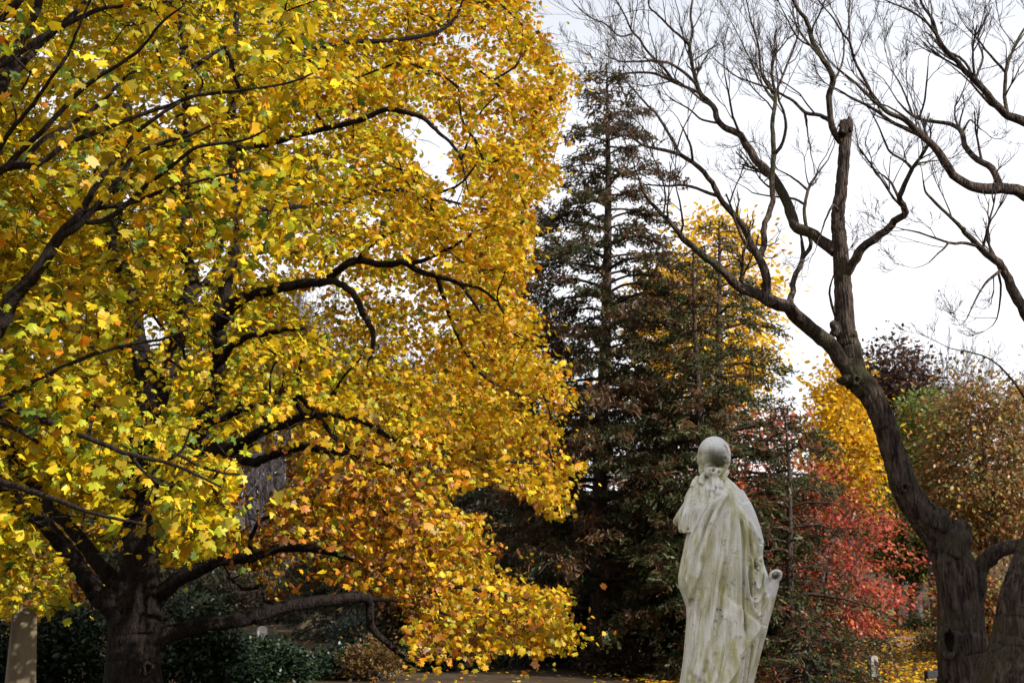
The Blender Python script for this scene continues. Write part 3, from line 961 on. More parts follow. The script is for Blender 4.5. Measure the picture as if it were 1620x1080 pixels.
bare_nodes = []
YA = 14.0
trunkA = [(1528, 1120, 50), (1526, 1070, 40), (1520, 1010, 36), (1516, 960, 34), (1508, 900, 31), (1488, 850, 27), (1457, 805, 23), (1428, 755, 21), (1405, 693, 19), (1384, 640, 19), (1352, 593, 19.5),
          (1344, 560, 17.5), (1337, 527, 16.5), (1332, 460, 14), (1326, 393, 12.5), (1325, 350, 11), (1330, 300, 9.8), (1332, 250, 9.4), (1336, 213, 9.6), (1338, 196, 9), (1340, 189, 6.5)]
LA = [
    ([(1346, 598, 9), (1328, 568, 13.5), (1308, 541, 13), (1287, 523, 12.5), (1260, 500, 12), (1247, 485, 11.5), (1220, 473, 11), (1197, 463, 9.5), (1167, 453, 8), (1147, 433, 7.2), (1123, 413, 6.6), (1100, 392, 5.6), (1080, 375, 4.8), (1067, 360, 4), (1047, 340, 3.2), (1027, 320, 2.8), (1018, 305, 2.2), (1010, 280, 1.4)], -1.2, 1.4),
    ([(1216, 472, 8), (1213, 443, 7.6), (1203, 410, 6.8), (1190, 387, 6), (1178, 360, 5.6), (1160, 340, 5), (1143, 320, 4.7), (1133, 303, 4.4), (1120, 283, 4.1), (1100, 260, 3.7), (1073, 243, 3.2), (1047, 237, 2.6), (1017, 230, 2.2), (1000, 213, 1.8), (987, 197, 1.5), (967, 180, 1)], -.7, 2.2),
    ([(1137, 313, 3.4), (1120, 305, 2.7), (1100, 297, 2.4), (1077, 292, 2.2), (1053, 295, 1.7), (1020, 292, 1)], .5, 2.0),
    ([(1076, 244, 2.8), (1057, 213, 2.4), (1040, 183, 2), (1020, 163, 1.6), (1000, 140, 1.2), (987, 123, .8)], .6, 3.4),
    ([(1098, 257, 2.2), (1093, 230, 1.8), (1087, 217, 1.5), (1077, 197, .8)], -.4, 3.0),
    ([(1204, 410, 5.6), (1210, 387, 5), (1209, 360, 4.8), (1217, 340, 4.6), (1223, 317, 4.4), (1222, 293, 4.3), (1223, 263, 4.2), (1222, 240, 4.3), (1220, 200, 3.5), (1225, 173, 3.2), (1227, 147, 3)], .8, 1.5),
    ([(1223, 247, 3.4), (1237, 227, 2.8), (1243, 200, 2.5), (1240, 177, 2.1), (1233, 157, 1.8), (1230, 120, 1.2)], -.4, 2.2),
    ([(1227, 150, 2.4), (1213, 133, 2.2), (1203, 110, 2), (1200, 77, 1.7), (1193, 50, 1.4), (1187, 30, 1.2), (1180, -5, .9)], -.5, 4.4),
    ([(1227, 150, 2.3), (1233, 133, 2.1), (1247, 100, 1.9), (1257, 73, 1.6), (1263, 50, 1.4), (1260, 15, 1)], .5, 4.4),
    ([(1225, 160, 2.0), (1210, 140, 1.6), (1196, 115, 1.3), (1180, 80, 1), (1160, 40, .8)], .8, 4.4),
    ([(1253, 485, 6), (1252, 462, 4.9), (1255, 445, 4.6), (1266, 423, 4.2), (1270, 403, 3.9), (1268, 377, 2.2)], .7, .4),
    ([(1269, 406, 3.8), (1283, 387, 3.6), (1275, 355, 3.2), (1273, 323, 3), (1280, 297, 2.6), (1293, 277, 1.8), (1310, 253, 1)], .5, 2.0),
    ([(1278, 298, 2.2), (1257, 283, 1.7), (1230, 268, 1)], -.4, 2.4),
    ([(1273, 326, 2.4), (1255, 314, 2), (1225, 312, 1.6), (1190, 305, 1)], .4, 2.4),
    ([(1322, 398, 11), (1303, 382, 9.4), (1280, 368, 9.2), (1262, 360, 9), (1253, 343, 9), (1243, 320, 8.6), (1230, 297, 8), (1217, 277, 7.8), (1197, 257, 7.2), (1183, 233, 6.6), (1170, 213, 6), (1150, 203, 5.4), (1133, 190, 5), (1127, 170, 4.8), (1110, 153, 4.4), (1103, 137, 4)], 1.0, .8),
    ([(1104, 140, 3.2), (1093, 123, 2.9), (1067, 103, 2.6), (1040, 97, 2.2), (1007, 97, 1.9), (980, 97, 1.4), (957, 87, .9)], -.6, 4.6),
    ([(1104, 140, 3.6), (1096, 110, 3.2), (1092, 73, 2.9), (1095, 50, 2.6), (1093, 23, 2.2), (1097, -10, 1.8)], .4, 3.6),
    ([(1104, 150, 3.0), (1067, 130, 2.7), (1033, 117, 2.4), (1000, 115, 1.9), (977, 120, 1.4), (958, 132, .9)], .7, 4.2),
    ([(1070, 133, 2.6), (1047, 103, 2.5), (1027, 83, 2.4), (1013, 63, 2.2), (1000, 50, 2), (987, 20, 1.5), (970, -5, 1)], -.6, 3.8),
    ([(1002, 53, 1.8), (980, 57, 1.5), (957, 37, 1.3), (933, 27, 1.1), (908, 5, .8)], -.4, 4.4),
    ([(1091, 75, 2.5), (1080, 60, 2.3), (1060, 43, 2.1), (1040, 23, 1.8), (1027, 10, 1.5), (1026, -12, 1.2)], -.7, 3.8),
    ([(1172, 215, 2.6), (1160, 187, 2.2), (1153, 150, 1.7), (1147, 120, 1.1)], -.5, 3.4),
    ([(1133, 200, 2.2), (1110, 190, 1.8), (1090, 173, 1.5), (1060, 156, .9)], .5, 3.4),
    ([(1334, 440, 8.6), (1343, 424, 7.6), (1352, 405, 7.8), (1363, 390, 7.4), (1387, 373, 6.8), (1407, 360, 6.3), (1420, 346, 6.2), (1434, 338, 6), (1431, 326, 5.2), (1423, 314, 4.8), (1430, 293, 4.2), (1443, 267, 3.6)], -.8, .7),
    ([(1442, 269, 2.6), (1452, 260, 2.0), (1465, 256, 1.6), (1484, 254, 1)], .3, 2.4),
    ([(1442, 268, 2.6), (1430, 253, 2.2), (1413, 243, 1.9), (1403, 230, 1.6), (1390, 200, 1.2), (1377, 175, .8)], -.5, 2.6),
    ([(1424, 317, 2.6), (1413, 295, 2), (1403, 282, 1.6), (1388, 272, 1)], .4, 2.4),
    ([(1330, 225, 6), (1318, 203, 5.6), (1314, 167, 5), (1317, 143, 5.2), (1318, 127, 5), (1310, 110, 4.7), (1297, 90, 4.4), (1285, 63, 4.1), (1280, 40, 3.8), (1267, 20, 3.3), (1254, -3, 2.8), (1240, -60, 2)], -.5, 1.5),
    ([(1337, 199, 4.6), (1313, 192, 3.9), (1297, 183, 3.5), (1273, 178, 3), (1260, 163, 2.5), (1243, 153, 2.2), (1223, 143, 1.8), (1197, 133, 1.5), (1167, 122, 1.1), (1138, 100, .8)], .7, 2.6),
    ([(1276, 180, 2.6), (1276, 192, 2.2), (1277, 202, 1.4)], 0, .8),
    ([(1297, 92, 2.4), (1285, 75, 1.8), (1262, 60, 1.4), (1240, 20, 1)], -.3, 3.6),
    ([(1318, 130, 2.4), (1330, 110, 1.8), (1336, 80, 1.4), (1330, 40, 1)], .6, 3.6),
    ([(1322, 500, 3), (1312, 470, 2), (1318, 440, 1.2), (1330, 415, .8)], -.5, .6),
    ([(1330, 340, 3), (1318, 325, 2.2), (1306, 345, 1.6), (1298, 372, 1)], -.5, .6),
    ([(1542, 948, 15), (1553, 908, 13.5), (1568, 884, 13), (1590, 868, 12.5), (1620, 858, 12), (1680, 842, 10), (1760, 800, 8)], -.3, .3),
]


def extraA(g):
    # broken stub on the shoulder of the trunk, burrs and a rotten hollow
    P, R = limb_world([(1500, 880, 26), (1512, 855, 22), (1523, 838, 17), (1531, 828, 8)], YA - .05)
    limb_geo(g, P, R, 24, .22, 77, .03)
    P, R = limb_world([(1480, 835, 16), (1490, 818, 13), (1500, 806, 6)], YA - .1)
    limb_geo(g, P, R, 20, .25, 78, .03)
    P, R = limb_world([(1318, 532, 6), (1320, 516, 9), (1322, 508, 5)], YA - .06)
    limb_geo(g, P, R, 14, .12, 79, .03)
    P, R = limb_world([(1337, 206, 9.5), (1341, 198, 9), (1343, 190, 5), (1344, 184, 1.5)], YA - .03)
    limb_geo(g, P, R, 16, .2, 81, .02)
    P, R = limb_world([(1333, 212, 8), (1334, 198, 6), (1331, 190, 2)], YA - .08)
    limb_geo(g, P, R, 14, .25, 82, .02)
    P, R = limb_world([(1342, 602, 12), (1333, 600, 7), (1326, 602, 3)], YA - .06)
    limb_geo(g, P, R, 14, .16, 80, .03)


rootA, baseA = bare_tree('bare_tree', 'leafless old tree with a leaning forked trunk right of the statue', 1530, YA, trunkA, LA, (.62, 160), extraA, 21)


def ring_scar(parent, base, c, r, rim, mats, name='knothole', sy=1.25):
    """raised oval bark ring round a dark hollow, facing the camera side"""
    g = Geo()
    a = np.linspace(0, 2 * np.pi, 25)
    P = np.stack([np.cos(a) * r, np.full(25, 0.0), np.sin(a) * r * sy], -1) + c
    P = P * 1.0
    P = c + (P - c) * (1 + .13 * np.sin(3 * a + 1) + .1 * np.sin(5 * a))[:, None]
    g.tube(P, np.full(25, rim) * (1 + .35 * np.sin(a * 3 + 1) + .2 * np.sin(a * 7)), 12, .22, 5, cap=False)
    o = g.build(name, mats[0], parent, base=base)
    h = Geo()
    a = np.arange(20) * 2 * np.pi / 20
    V = [np.array([0, .05, 0])] + [np.array([math.cos(t) * r, .0, math.sin(t) * r * sy]) for t in a]
    h.add(np.array(V) + c, np.array([[0, 1 + (i + 1) % 20, 1 + i] for i in range(20)]))
    h.build('hollow', mats[1], o, base=base)


M_hollow = noise_mat('hollow_dark', [(.006, .005, .004), (.014, .010, .008)], 8)  # near-black colour stands in for the shade inside the hollow
ring_scar(rootA, baseA, at(1355, 600, YA - .145), 5.0 / F * YA, 2.4 / F * YA, (M_bark_old, M_hollow))
ring_scar(rootA, baseA, at(1432, 770, YA - .165), 5.0 / F * YA, 2.2 / F * YA, (M_bark_old, M_hollow))
ring_scar(rootA, baseA, at(1502, 1014, YA - .245), 12 / F * YA, 4.6 / F * YA, (M_bark_old, M_hollow), sy=1.75)

YC = 12.4
trunkC = [(1632, 1120, 84), (1636, 1060, 74), (1645, 980, 66), (1660, 910, 60), (1682, 840, 54), (1705, 760, 47), (1722, 670, 40), (1736, 580, 35), (1742, 480, 30), (1738, 390, 25), (1730, 300, 20), (1722, 210, 15), (1716, 120, 11), (1716, 0, 7), (1725, -120, 4)]
LC = [
    ([(1738, 390, 17), (1700, 350, 13.5), (1655, 328, 12), (1620, 311, 11), (1597, 298, 10), (1560, 297, 8.8), (1533, 290, 8), (1510, 273, 7.4), (1497, 257, 7), (1477, 230, 6.4), (1447, 203, 5.2), (1430, 190, 4.6), (1407, 180, 4), (1390, 165, 3.5), (1373, 150, 3), (1353, 133, 2.4), (1323, 107, 1.5)], -.6, 1.0),
    ([(1475, 230, 4.2), (1450, 212, 3.6), (1413, 195, 3.1), (1380, 172, 2.6), (1347, 153, 2), (1322, 140, 1.2)], .5, 2.2),
    ([(1384, 160, 2.8), (1370, 127, 2.5), (1353, 100, 2.2), (1343, 67, 1.9), (1333, 53, 1.6), (1317, 27, 1.3), (1297, 5, .9)], -.5, 3.8),
    ([(1341, 66, 1.8), (1343, 33, 1.5), (1345, -5, 1)], .3, 4),
    ([(1588, 293, 6.5), (1570, 267, 5.6), (1547, 253, 5.2), (1527, 233, 4.6), (1520, 207, 4), (1500, 195, 3.4), (1463, 190, 2.7), (1437, 177, 2), (1420, 160, 1.2)], .6, 2.4),
    ([(1446, 182, 2), (1435, 160, 1.7), (1425, 135, 1.4), (1410, 110, .9)], .3, 3.6),
    ([(1452, 188, 2), (1462, 165, 1.7), (1466, 135, 1.4), (1468, 105, .9)], -.3, 3.6),
    ([(1530, 208, 2), (1534, 190, 1.5), (1552, 205, 1)], .2, 1.6),
    ([(1724, 230, 12), (1690, 212, 10), (1655, 200, 8.6), (1620, 192, 7.6), (1597, 184, 7), (1580, 170, 6.4), (1563, 150, 5.8), (1547, 130, 5.4), (1527, 113, 4.8), (1510, 97, 4.2), (1490, 75, 3.7), (1480, 53, 3.2), (1473, 30, 2.7), (1460, 10, 2.2), (1453, -10, 1.7)], -.4, 2.2),
    ([(1479, 52, 2.4), (1460, 30, 2), (1430, 13, 1.5), (1400, 0, 1)], -.3, 3.6),
    ([(1540, 123, 2.4), (1523, 95, 2), (1490, 78, 1.6), (1476, 58, 1.3), (1460, 50, .8)], .5, 3),
    ([(1597, 184, 3.6), (1588, 143, 3.2), (1593, 107, 2.8), (1600, 83, 2.4), (1613, 57, 2), (1632, 30, 1.4)], .4, 3.4),
    ([(1592, 112, 2.4), (1567, 87, 2), (1547, 63, 1.6), (1528, 42, 1)], -.3, 3.6),
    ([(1546, 127, 2.2), (1553, 90, 1.8), (1547, 63, 1.5), (1553, 35, 1)], .5, 3.6),
    ([(1740, 640, 15), (1700, 590, 12), (1655, 540, 10.4), (1620, 493, 9.4), (1607, 463, 8.4), (1593, 433, 7.6), (1580, 417, 7), (1560, 400, 6), (1543, 383, 5), (1527, 367, 4), (1522, 360, 3.4), (1497, 337, 2.7), (1473, 313, 2.2), (1463, 300, 1.7), (1460, 283, 1)], -.5, 1.3),
    ([(1550, 393, 3), (1527, 385, 2.5), (1503, 385, 2.2), (1477, 377, 1.8), (1447, 367, 1.4), (1425, 362, .9)], -.3, 2.0),
    ([(1582, 428, 2.6), (1560, 447, 2), (1547, 467, 1.5), (1530, 503, .9)], -.3, 2.0),
    ([(1584, 430, 2.2), (1583, 455, 1.8), (1578, 500, 1), (1570, 515, .7)], .3, 2.0),
    ([(1500, 384, 1.8), (1488, 398, 1.4), (1470, 415, .8)], -.2, 2.2),
    ([(1640, 660, 3), (1600, 600, 1.8), (1560, 565, 1.2), (1500, 550, .8)], -.4, 1.0),
]
bare_nodes = []
rootC, baseC = bare_tree('bare_tree', 'leafless tree at the right edge whose thick grey trunk leans out of view', 1632, YC, trunkC, LC, (.55, 110), None, 33)

# ------------------------------------------------------------------ the two yellow maples on the left
def in_poly(px, py, poly):
    poly = np.asarray(poly, float)
    ins = np.zeros(len(px), bool)
    j = len(poly) - 1
    for i in range(len(poly)):
        xi, yi = poly[i]
        xj, yj = poly[j]
        c = ((yi > py) != (yj > py)) & (px < (xj - xi) * (py - yi) / (yj - yi + 1e-9) + xi)
        ins ^= c
        j = i
    return ins


def attach_twigs(g, skel, skel_r, C, minr=.003, mini=3, mini_len=.35, kp=.0032):
    """join every leaf cluster to the nearest wood with a curved twig; radii follow the load"""
    nodes_ = [skel]
    allN = skel.copy()
    owner = np.full(len(skel), -1)
    from_r = skel_r.copy()
    d0 = np.array([np.linalg.norm(skel - c, axis=1).min() for c in C])
    order = np.argsort(d0)
    tw = []
    cap_ = len(skel) + 5 * len(C) + 10
    buf = np.zeros((cap_, 3))
    buf[:len(skel)] = skel
    own = np.full(cap_, -1)
    rr = np.zeros(cap_)
    rr[:len(skel)] = skel_r
    n = len(skel)
    load = np.ones(len(C))
    par = np.full(len(C), -1)
    for ci, c in enumerate(order):
        p = C[c]
        dd = np.linalg.norm(buf[:n] - p, axis=1)
        k = dd.argmin()
        a = buf[k]
        m = (a + p) / 2 + rng.normal(0, .10, 3) * dd[k] + np.array([0, 0, -.06 * dd[k]])
        P = spline([a, m, p], 6)
        tw.append(P)
        par[ci] = own[k]
        buf[n:n + 5] = P[1:]
        own[n:n + 5] = ci
        rr[n:n + 5] = 9
        n += 5
        nodes_.append(k)
    starts = nodes_[1:]
    for ci in range(len(C) - 1, -1, -1):
        if par[ci] >= 0:
            load[par[ci]] += load[ci]
    for ci, P in enumerate(tw):
        r0 = kp * load[ci] ** .48 + .0012
        k = starts[ci]
        if k < len(skel):
            r0 = min(r0, skel_r[k] * .85 + .002)
        R = np.linspace(r0, max(minr * .8, r0 * .55), len(P))
        g.tube(P, np.maximum(R, minr * .8), 5 if r0 > .012 else 3, cap=False)
        for q in range(mini):
            d = unit(P[-1] - P[-3]) + rng.normal(0, .8, 3)
            d[2] *= .6
            d = unit(d)
            e = P[-1] + d * mini_len * rng.uniform(.5, 1.1)
            mid = (P[-1] + e) / 2 + np.array([0, 0, .03])
            g.tube(np.array([P[-1], mid, e]), np.array([minr, minr * .8, minr * .5]), 3, cap=False)


class Gaps:
    """keeps the boughs bare of leaves on their outer side and the openings of a crown open"""

    def __init__(s, x0=-700, y0=-900, w=1800, h=2100, q=4):
        s.x0, s.y0, s.q = x0, y0, q
        s.D = np.full((h // q, w // q), -1.0)
        s.P = np.zeros((h // q, w // q))
        yy, xx = np.mgrid[0:h // q, 0:w // q]
        s.X = xx * q + x0
        s.Y = yy * q + y0

    def limb(s, PP, RR, margin, p):
        u_, v_ = proj(PP)
        for a, b, y, r in zip(u_, v_, PP[:, 1], RR):
            rad = r / y * F + margin
            i0, i1 = int((b - rad - s.y0) / s.q), int((b + rad - s.y0) / s.q) + 1
            j0, j1 = int((a - rad - s.x0) / s.q), int((a + rad - s.x0) / s.q) + 1
            if i0 < 0 or j0 < 0 or i1 > s.D.shape[0] or j1 > s.D.shape[1]:
                continue
            m = (s.X[i0:i1, j0:j1] - a) ** 2 + (s.Y[i0:i1, j0:j1] - b) ** 2 < rad * rad
            s.D[i0:i1, j0:j1][m] = np.maximum(s.D[i0:i1, j0:j1][m], y)
            s.P[i0:i1, j0:j1][m] = np.maximum(s.P[i0:i1, j0:j1][m], p)

    def keep(s, P, poly=None, holes=(), outp=.92):
        u_, v_ = proj(P)
        i = np.clip(((v_ - s.y0) / s.q).astype(int), 0, s.D.shape[0] - 1)
        j = np.clip(((u_ - s.x0) / s.q).astype(int), 0, s.D.shape[1] - 1)
        pk = np.where(P[:, 1] < s.D[i, j] + .05, 1 - s.P[i, j], 1.0)
        if poly is not None:
            w_ = 9 * np.sin(v_ / 17.0 + 1.3 * np.sin(v_ / 41.0)) + rng.normal(0, 9, len(P))
            pk = pk * np.where(in_poly(u_ + w_, v_ + rng.normal(0, 6, len(P)), poly), 1, 1 - outp)
        k = rng.uniform(0, 1, len(P)) < pk
        if len(holes):
            k &= keep_mask(u_, v_, holes)
        return k


def cluster_leaves(g, C, n_per, spread, flat, size, pal_fn, hang=.5, outward=None, tpl=MAPLE, keepf=None):
    N = int(n_per * len(C))
    idx = rng.integers(0, len(C), N)
    # leaves sit in loose tiers round the cluster centre
    off = rng.normal(0, 1, (N, 3)) * np.array([spread, spread, spread * flat])
    tilt = rng.normal(0, .22, (len(C), 2))[idx]
    off[:, 2] += off[:, 0] * tilt[:, 0] + off[:, 1] * tilt[:, 1]
    P = C[idx] + off
    out = unit(off + (0 if outward is None else outward[idx] * spread * .8))
    A = out * .9 + rng.normal(0, .45, (N, 3)) + np.array([0, 0, -hang])
    Nn = np.stack([rng.normal(0, .55, N), rng.normal(0, .55, N), np.ones(N) * .75], -1) + out * .35
    sz = size * np.clip(rng.normal(1, .26, N), .45, 1.6)
    if keepf is not None:
        kk = keepf(P)
        P, A, Nn, sz, idx = P[kk], A[kk], Nn[kk], sz[kk], idx[kk]
    g.leaves(P, A, Nn, sz, pal_fn(P, idx), tpl)
    return P


# --- the big maple -----------------------------------------------------------
rng = np.random.default_rng(4)
YM = 18.0
bm = at(209, 1100, YM)
baseM = np.array([bm[0], YM, float(ground_z(bm[0], YM))])
maple = thing('maple_tree', 'big yellow maple with a dark low forking trunk, spreading beside the statue', 'tree', baseM)
g = Geo()
P, R = limb_world([(207, 1125, 50), (209, 1070, 42), (210, 1020, 40), (212, 980, 40), (216, 955, 39), (221, 930, 33), (226, 900, 28), (226, 868, 26), (222, 840, 25), (220, 800, 23), (222, 740, 23), (224, 693, 21), (230, 593, 17), (214, 540, 16), (204, 470, 14.5), (192, 420, 14), (178, 370, 13), (184, 300, 11), (196, 220, 9), (212, 120, 7), (222, 0, 5), (230, -180, 3.5), (240, -420, 2)], YM)
P = np.vstack([baseM + [-.03, 0, -.3], baseM + [-.03, 0, .05], P])
R = np.concatenate([[.62, .50], R])
PPm, RRm = limb_geo(g, P, R, 44, .05, 3, .06)
g.build('trunk', M_bark_maple, maple, base=baseM)
skM, skR = [PPm[PPm[:, 2] > 2.2]], [RRm[PPm[:, 2] > 2.2]]
ring_scar(maple, baseM, at(234, 1056, YM - .30), 6.0 / F * YM, 2.2 / F * YM, (M_bark_old, M_hollow), sy=1.4)

LM = [
    ([(205, 985, 27), (185, 960, 21), (157, 942, 16), (127, 908, 13.5), (97, 867, 12.5), (67, 830, 12), (37, 800, 11), (20, 783, 12), (-30, 735, 11), (-90, 650, 9), (-140, 520, 7), (-180, 360, 5), (-210, 200, 3)], -.6),
    ([(212, 950, 20), (190, 930, 15.5), (163, 900, 11), (137, 863, 10.5), (110, 830, 10), (80, 800, 11.5), (60, 772, 11), (20, 720, 10), (-30, 600, 8.5), (-60, 460, 7), (-70, 300, 5), (-80, 100, 3.5), (-80, -100, 2)], 1.8),
    ([(226, 800, 18), (255, 760, 20), (290, 725, 21), (313, 693, 20), (330, 640, 14), (342, 600, 11), (347, 560, 11), (343, 520, 11), (350, 470, 10.5), (360, 437, 9.6), (374, 380, 8.6), (371, 300, 7.6), (368, 200, 6.6), (370, 100, 5.6), (376, 0, 4.6), (385, -200, 3.2), (390, -380, 2)], -.4),
    ([(224, 700, 16), (250, 640, 13), (275, 560, 12), (287, 500, 12), (300, 455, 11), (292, 380, 10), (291, 300, 9), (293, 200, 8), (289, 100, 7), (286, 0, 6), (280, -160, 4), (275, -330, 2.5)], 2.2),
    ([(320, 440 + 40, 6), (330, 440, 6), (345, 410, 4.5), (352, 370, 3.5), (360, 330, 2)], 1.6),
    ([(345, 520, 11), (352, 500, 10), (367, 483, 10), (400, 467, 9), (440, 457, 8), (483, 450, 7.5), (517, 447, 7), (543, 423, 6), (567, 410, 5.6), (593, 415, 5.6), (617, 420, 5.6), (640, 417, 5), (667, 430, 4.6), (700, 440, 4), (727, 450, 3.4), (743, 470, 2.6), (760, 495, 2)], -2.2),
    ([(517, 447, 5.6), (533, 448, 5.4), (550, 457, 5.2), (563, 473, 5), (573, 497, 4.8), (590, 523, 4.4), (590, 550, 3.4), (580, 582, 2)], -2.6),
    ([(545, 422, 4), (560, 413, 3.6), (583, 390, 3), (607, 373, 2.6), (645, 360, 1.8)], -1.8),
    ([(647, 418, 3.6), (687, 403, 3), (713, 392, 2.6), (752, 366, 1.6)], -2.4),
    ([(725, 450, 3), (750, 455, 2.6), (780, 470, 2.2), (800, 500, 1.6)], -2.9),
    ([(340, 572, 7), (363, 553, 5.8), (390, 533, 5), (427, 527, 4.4), (482, 519, 3)], -1.8),
    ([(345, 668, 8), (353, 660, 7), (383, 647, 6), (407, 637, 5), (440, 637, 3)], -1.5),
    ([(335, 712, 12), (355, 707, 10), (383, 697, 9), (417, 680, 8), (450, 670, 7), (477, 660, 6.4), (520, 655, 5), (570, 665, 4), (620, 690, 3)], -2.0),
    ([(335, 735, 8), (395, 733, 7), (413, 726, 6.6), (443, 714, 6.4), (483, 710, 6.2), (517, 711, 6), (547, 716, 5), (572, 724, 3.6), (610, 735, 2.4), (650, 745, 1.6)], -2.6),
    ([(232, 948, 20), (255, 935, 13), (283, 917, 11.5), (317, 903, 10), (350, 890, 9), (393, 880, 8.6), (433, 868, 7.6), (467, 865, 6.8), (500, 867, 5.6), (525, 873, 4.6), (560, 885, 3), (600, 900, 2)], -1.0),
    ([(394, 876, 4), (396, 860, 3.6), (400, 845, 3.4), (413, 823, 3), (440, 813, 2)], -1.2),
    ([(222, 1016, 24), (240, 1010, 15), (283, 997, 12.5), (333, 985, 11), (390, 975, 10.5), (443, 960, 9.6), (500, 951, 9), (540, 948, 8.4), (574, 947, 8), (583, 950, 7.6), (585, 968, 7), (593, 995, 6), (612, 1017, 4.4), (640, 1040, 3)], 1.2),
    ([(449, 958, 4), (436, 953, 3.6), (421, 950, 3.4), (417, 938, 3.2), (416, 926, 3), (400, 931, 2.8), (383, 930, 2.6), (372, 920, 2.2), (358, 911, 1.4)], 1.1),
    ([(552, 946, 4), (560, 930, 3.4), (566, 905, 2.8), (590, 870, 2)], 1.0),
    ([(600, 938, 3.4), (640, 948, 3.6), (680, 960, 3), (730, 985, 2)], .6),
    ([(560, 660, 3), (520, 690, 3.6), (480, 650, 3.2), (470, 625, 3.8), (530, 690, 3.8), (560, 715, 3.2)][2:], -2.4),
    ([(372, 240, 6), (430, 225, 5), (500, 205, 4.6), (570, 190, 4.4), (612, 172, 4.4), (640, 175, 4), (668, 187, 3.6), (690, 208, 3), (718, 232, 2.6), (732, 262, 2), (740, 300, 1.2)], -1.6),
    ([(372, 120, 5), (450, 90, 4.4), (540, 70, 4), (640, 62, 3.6), (700, 45, 3), (725, 20, 2.4), (735, -10, 1.6)], .6),
    ([(385, -150, 4), (480, -190, 3.6), (580, -200, 3), (680, -170, 2)], -.5),
    ([(285, -60, 4), (180, -160, 3.4), (80, -250, 2)], -1.0),
    ([(372, 330, 5), (440, 330, 4), (520, 320, 3.4), (620, 300, 2.8), (720, 320, 2.2), (800, 340, 1.4)], 1.9),
    ([(690, 440, 3.6), (720, 520, 3), (760, 590, 2.6), (810, 620, 2), (860, 630, 1.4)], 1.2),
    ([(570, 665, 3.6), (640, 700, 3.2), (720, 720, 2.8), (800, 730, 2.2), (870, 735, 1.4)], .8),
    ([(640, 945, 4), (700, 930, 3.4), (770, 935, 2.8), (840, 950, 2)], .2),
]
gapsM = Gaps()
SHOWN = {0, 1, 5, 6, 10, 11, 12, 13, 14, 15, 16, 17, 20, 21}
gapsM.limb(PPm[:60], RRm[:60], 8, .8)
gapsM.limb(PPm[60:190], RRm[60:190], 1, .72)
for i, (pts, dY) in enumerate(LM):
    n = len(pts)
    q = [(p[0], p[1], p[2], dY * (j / (n - 1)) ** .8) for j, p in enumerate(pts)]
    P, R = limb_world(q, YM)
    if i:
        N = np.vstack(skM)
        uu, vv = proj(N)
        d = np.hypot(uu - pts[0][0], vv - pts[0][1])
        k = d.argmin()
        if d[k] < 45:
            dy = N[k][1] - P[0][1]
            for j in range(n):
                P[j] = at(pts[j][0], pts[j][1], P[j][1] + dy * (1 - .7 * j / (n - 1)))
            P[0] = N[k]
    gl = Geo()
    PP, RR = limb_geo(gl, P, R, 20 if R.max() > .06 else 10, .06, 90 + i, .08)
    gl.build('limb', M_bark_maple, maple, base=baseM)
    skM.append(PP)
    skR.append(RR)
    gapsM.limb(PP, RR, 4 if i in SHOWN else 2, .88 if i in SHOWN else (.72 if i in (2, 3) else .5))

CROWN = [(-480, -620), (-200, -760), (300, -800), (620, -560), (780, -250), (842, 0), (850, 50), (882, 88), (922, 125), (900, 168), (872, 200), (878, 258), (862, 310), (842, 345), (838, 400), (832, 450), (850, 500), (872, 550), (888, 590), (914, 630),
         (884, 660), (898, 700), (924, 748), (912, 780), (888, 800), (872, 828), (835, 812), (815, 770), (770, 760), (745, 800), (800, 850), (838, 880), (825, 905), (852, 935), (908, 930), (880, 958), (915, 1000), (898, 1050), (872, 1078), (850, 1130), (835, 1060), (800, 1030), (770, 1040), (740, 1110),
         (640, 1110), (622, 1050), (655, 1000), (628, 950), (575, 935), (530, 925), (470, 935), (440, 950), (405, 935), (392, 905), (340, 880), (300, 895), (262, 905), (236, 880), (150, 870), (112, 905), (90, 960), (40, 970), (0, 975), (-120, 960), (-420, 700), (-560, 200)]
HOLES = [(688, 240, 34, 48, .97), (655, 205, 30, 18, .9), (715, 300, 18, 30, .9), (735, 150 - 85, 22, 12, .7), (700, 60, 26, 10, .6), (418, 745, 44, 40, .95), (400, 800, 32, 45, .85), (440, 690, 30, 18, .7), (770, 790, 58, 24, .95), (800, 850, 44, 50, .85), (820, 905, 38, 24, .75),
         (810, 1050, 30, 26, .95), (600, 990, 50, 40, .80), (610, 690, 34, 14, .5), (620, 640, 30, 12, .5), (240, 520, 22, 32, .8), (320, 425, 22, 24, .7), (490, 468, 16, 9, .5), (130, 505, 30, 14, .5), (60, 900, 24, 40, .5), (160, 905, 60, 40, .75), (240, 920, 70, 26, .9), (640, 450, 12, 8, .5),
         (300, 905, 60, 14, .8), (500, 905, 60, 40, .45), (330, 955, 80, 22, .9), (170, 830, 120, 44, .45)]


def keep_mask(px, py, holes):
    pk = np.ones(len(px))
    for (cx, cy, rx, ry, rej) in holes:
        dd = np.hypot((px - cx) / rx, (py - cy) / ry)
        pk *= 1 - rej * sstep(1.15, .75, dd)
    return rng.uniform(0, 1, len(px)) < pk


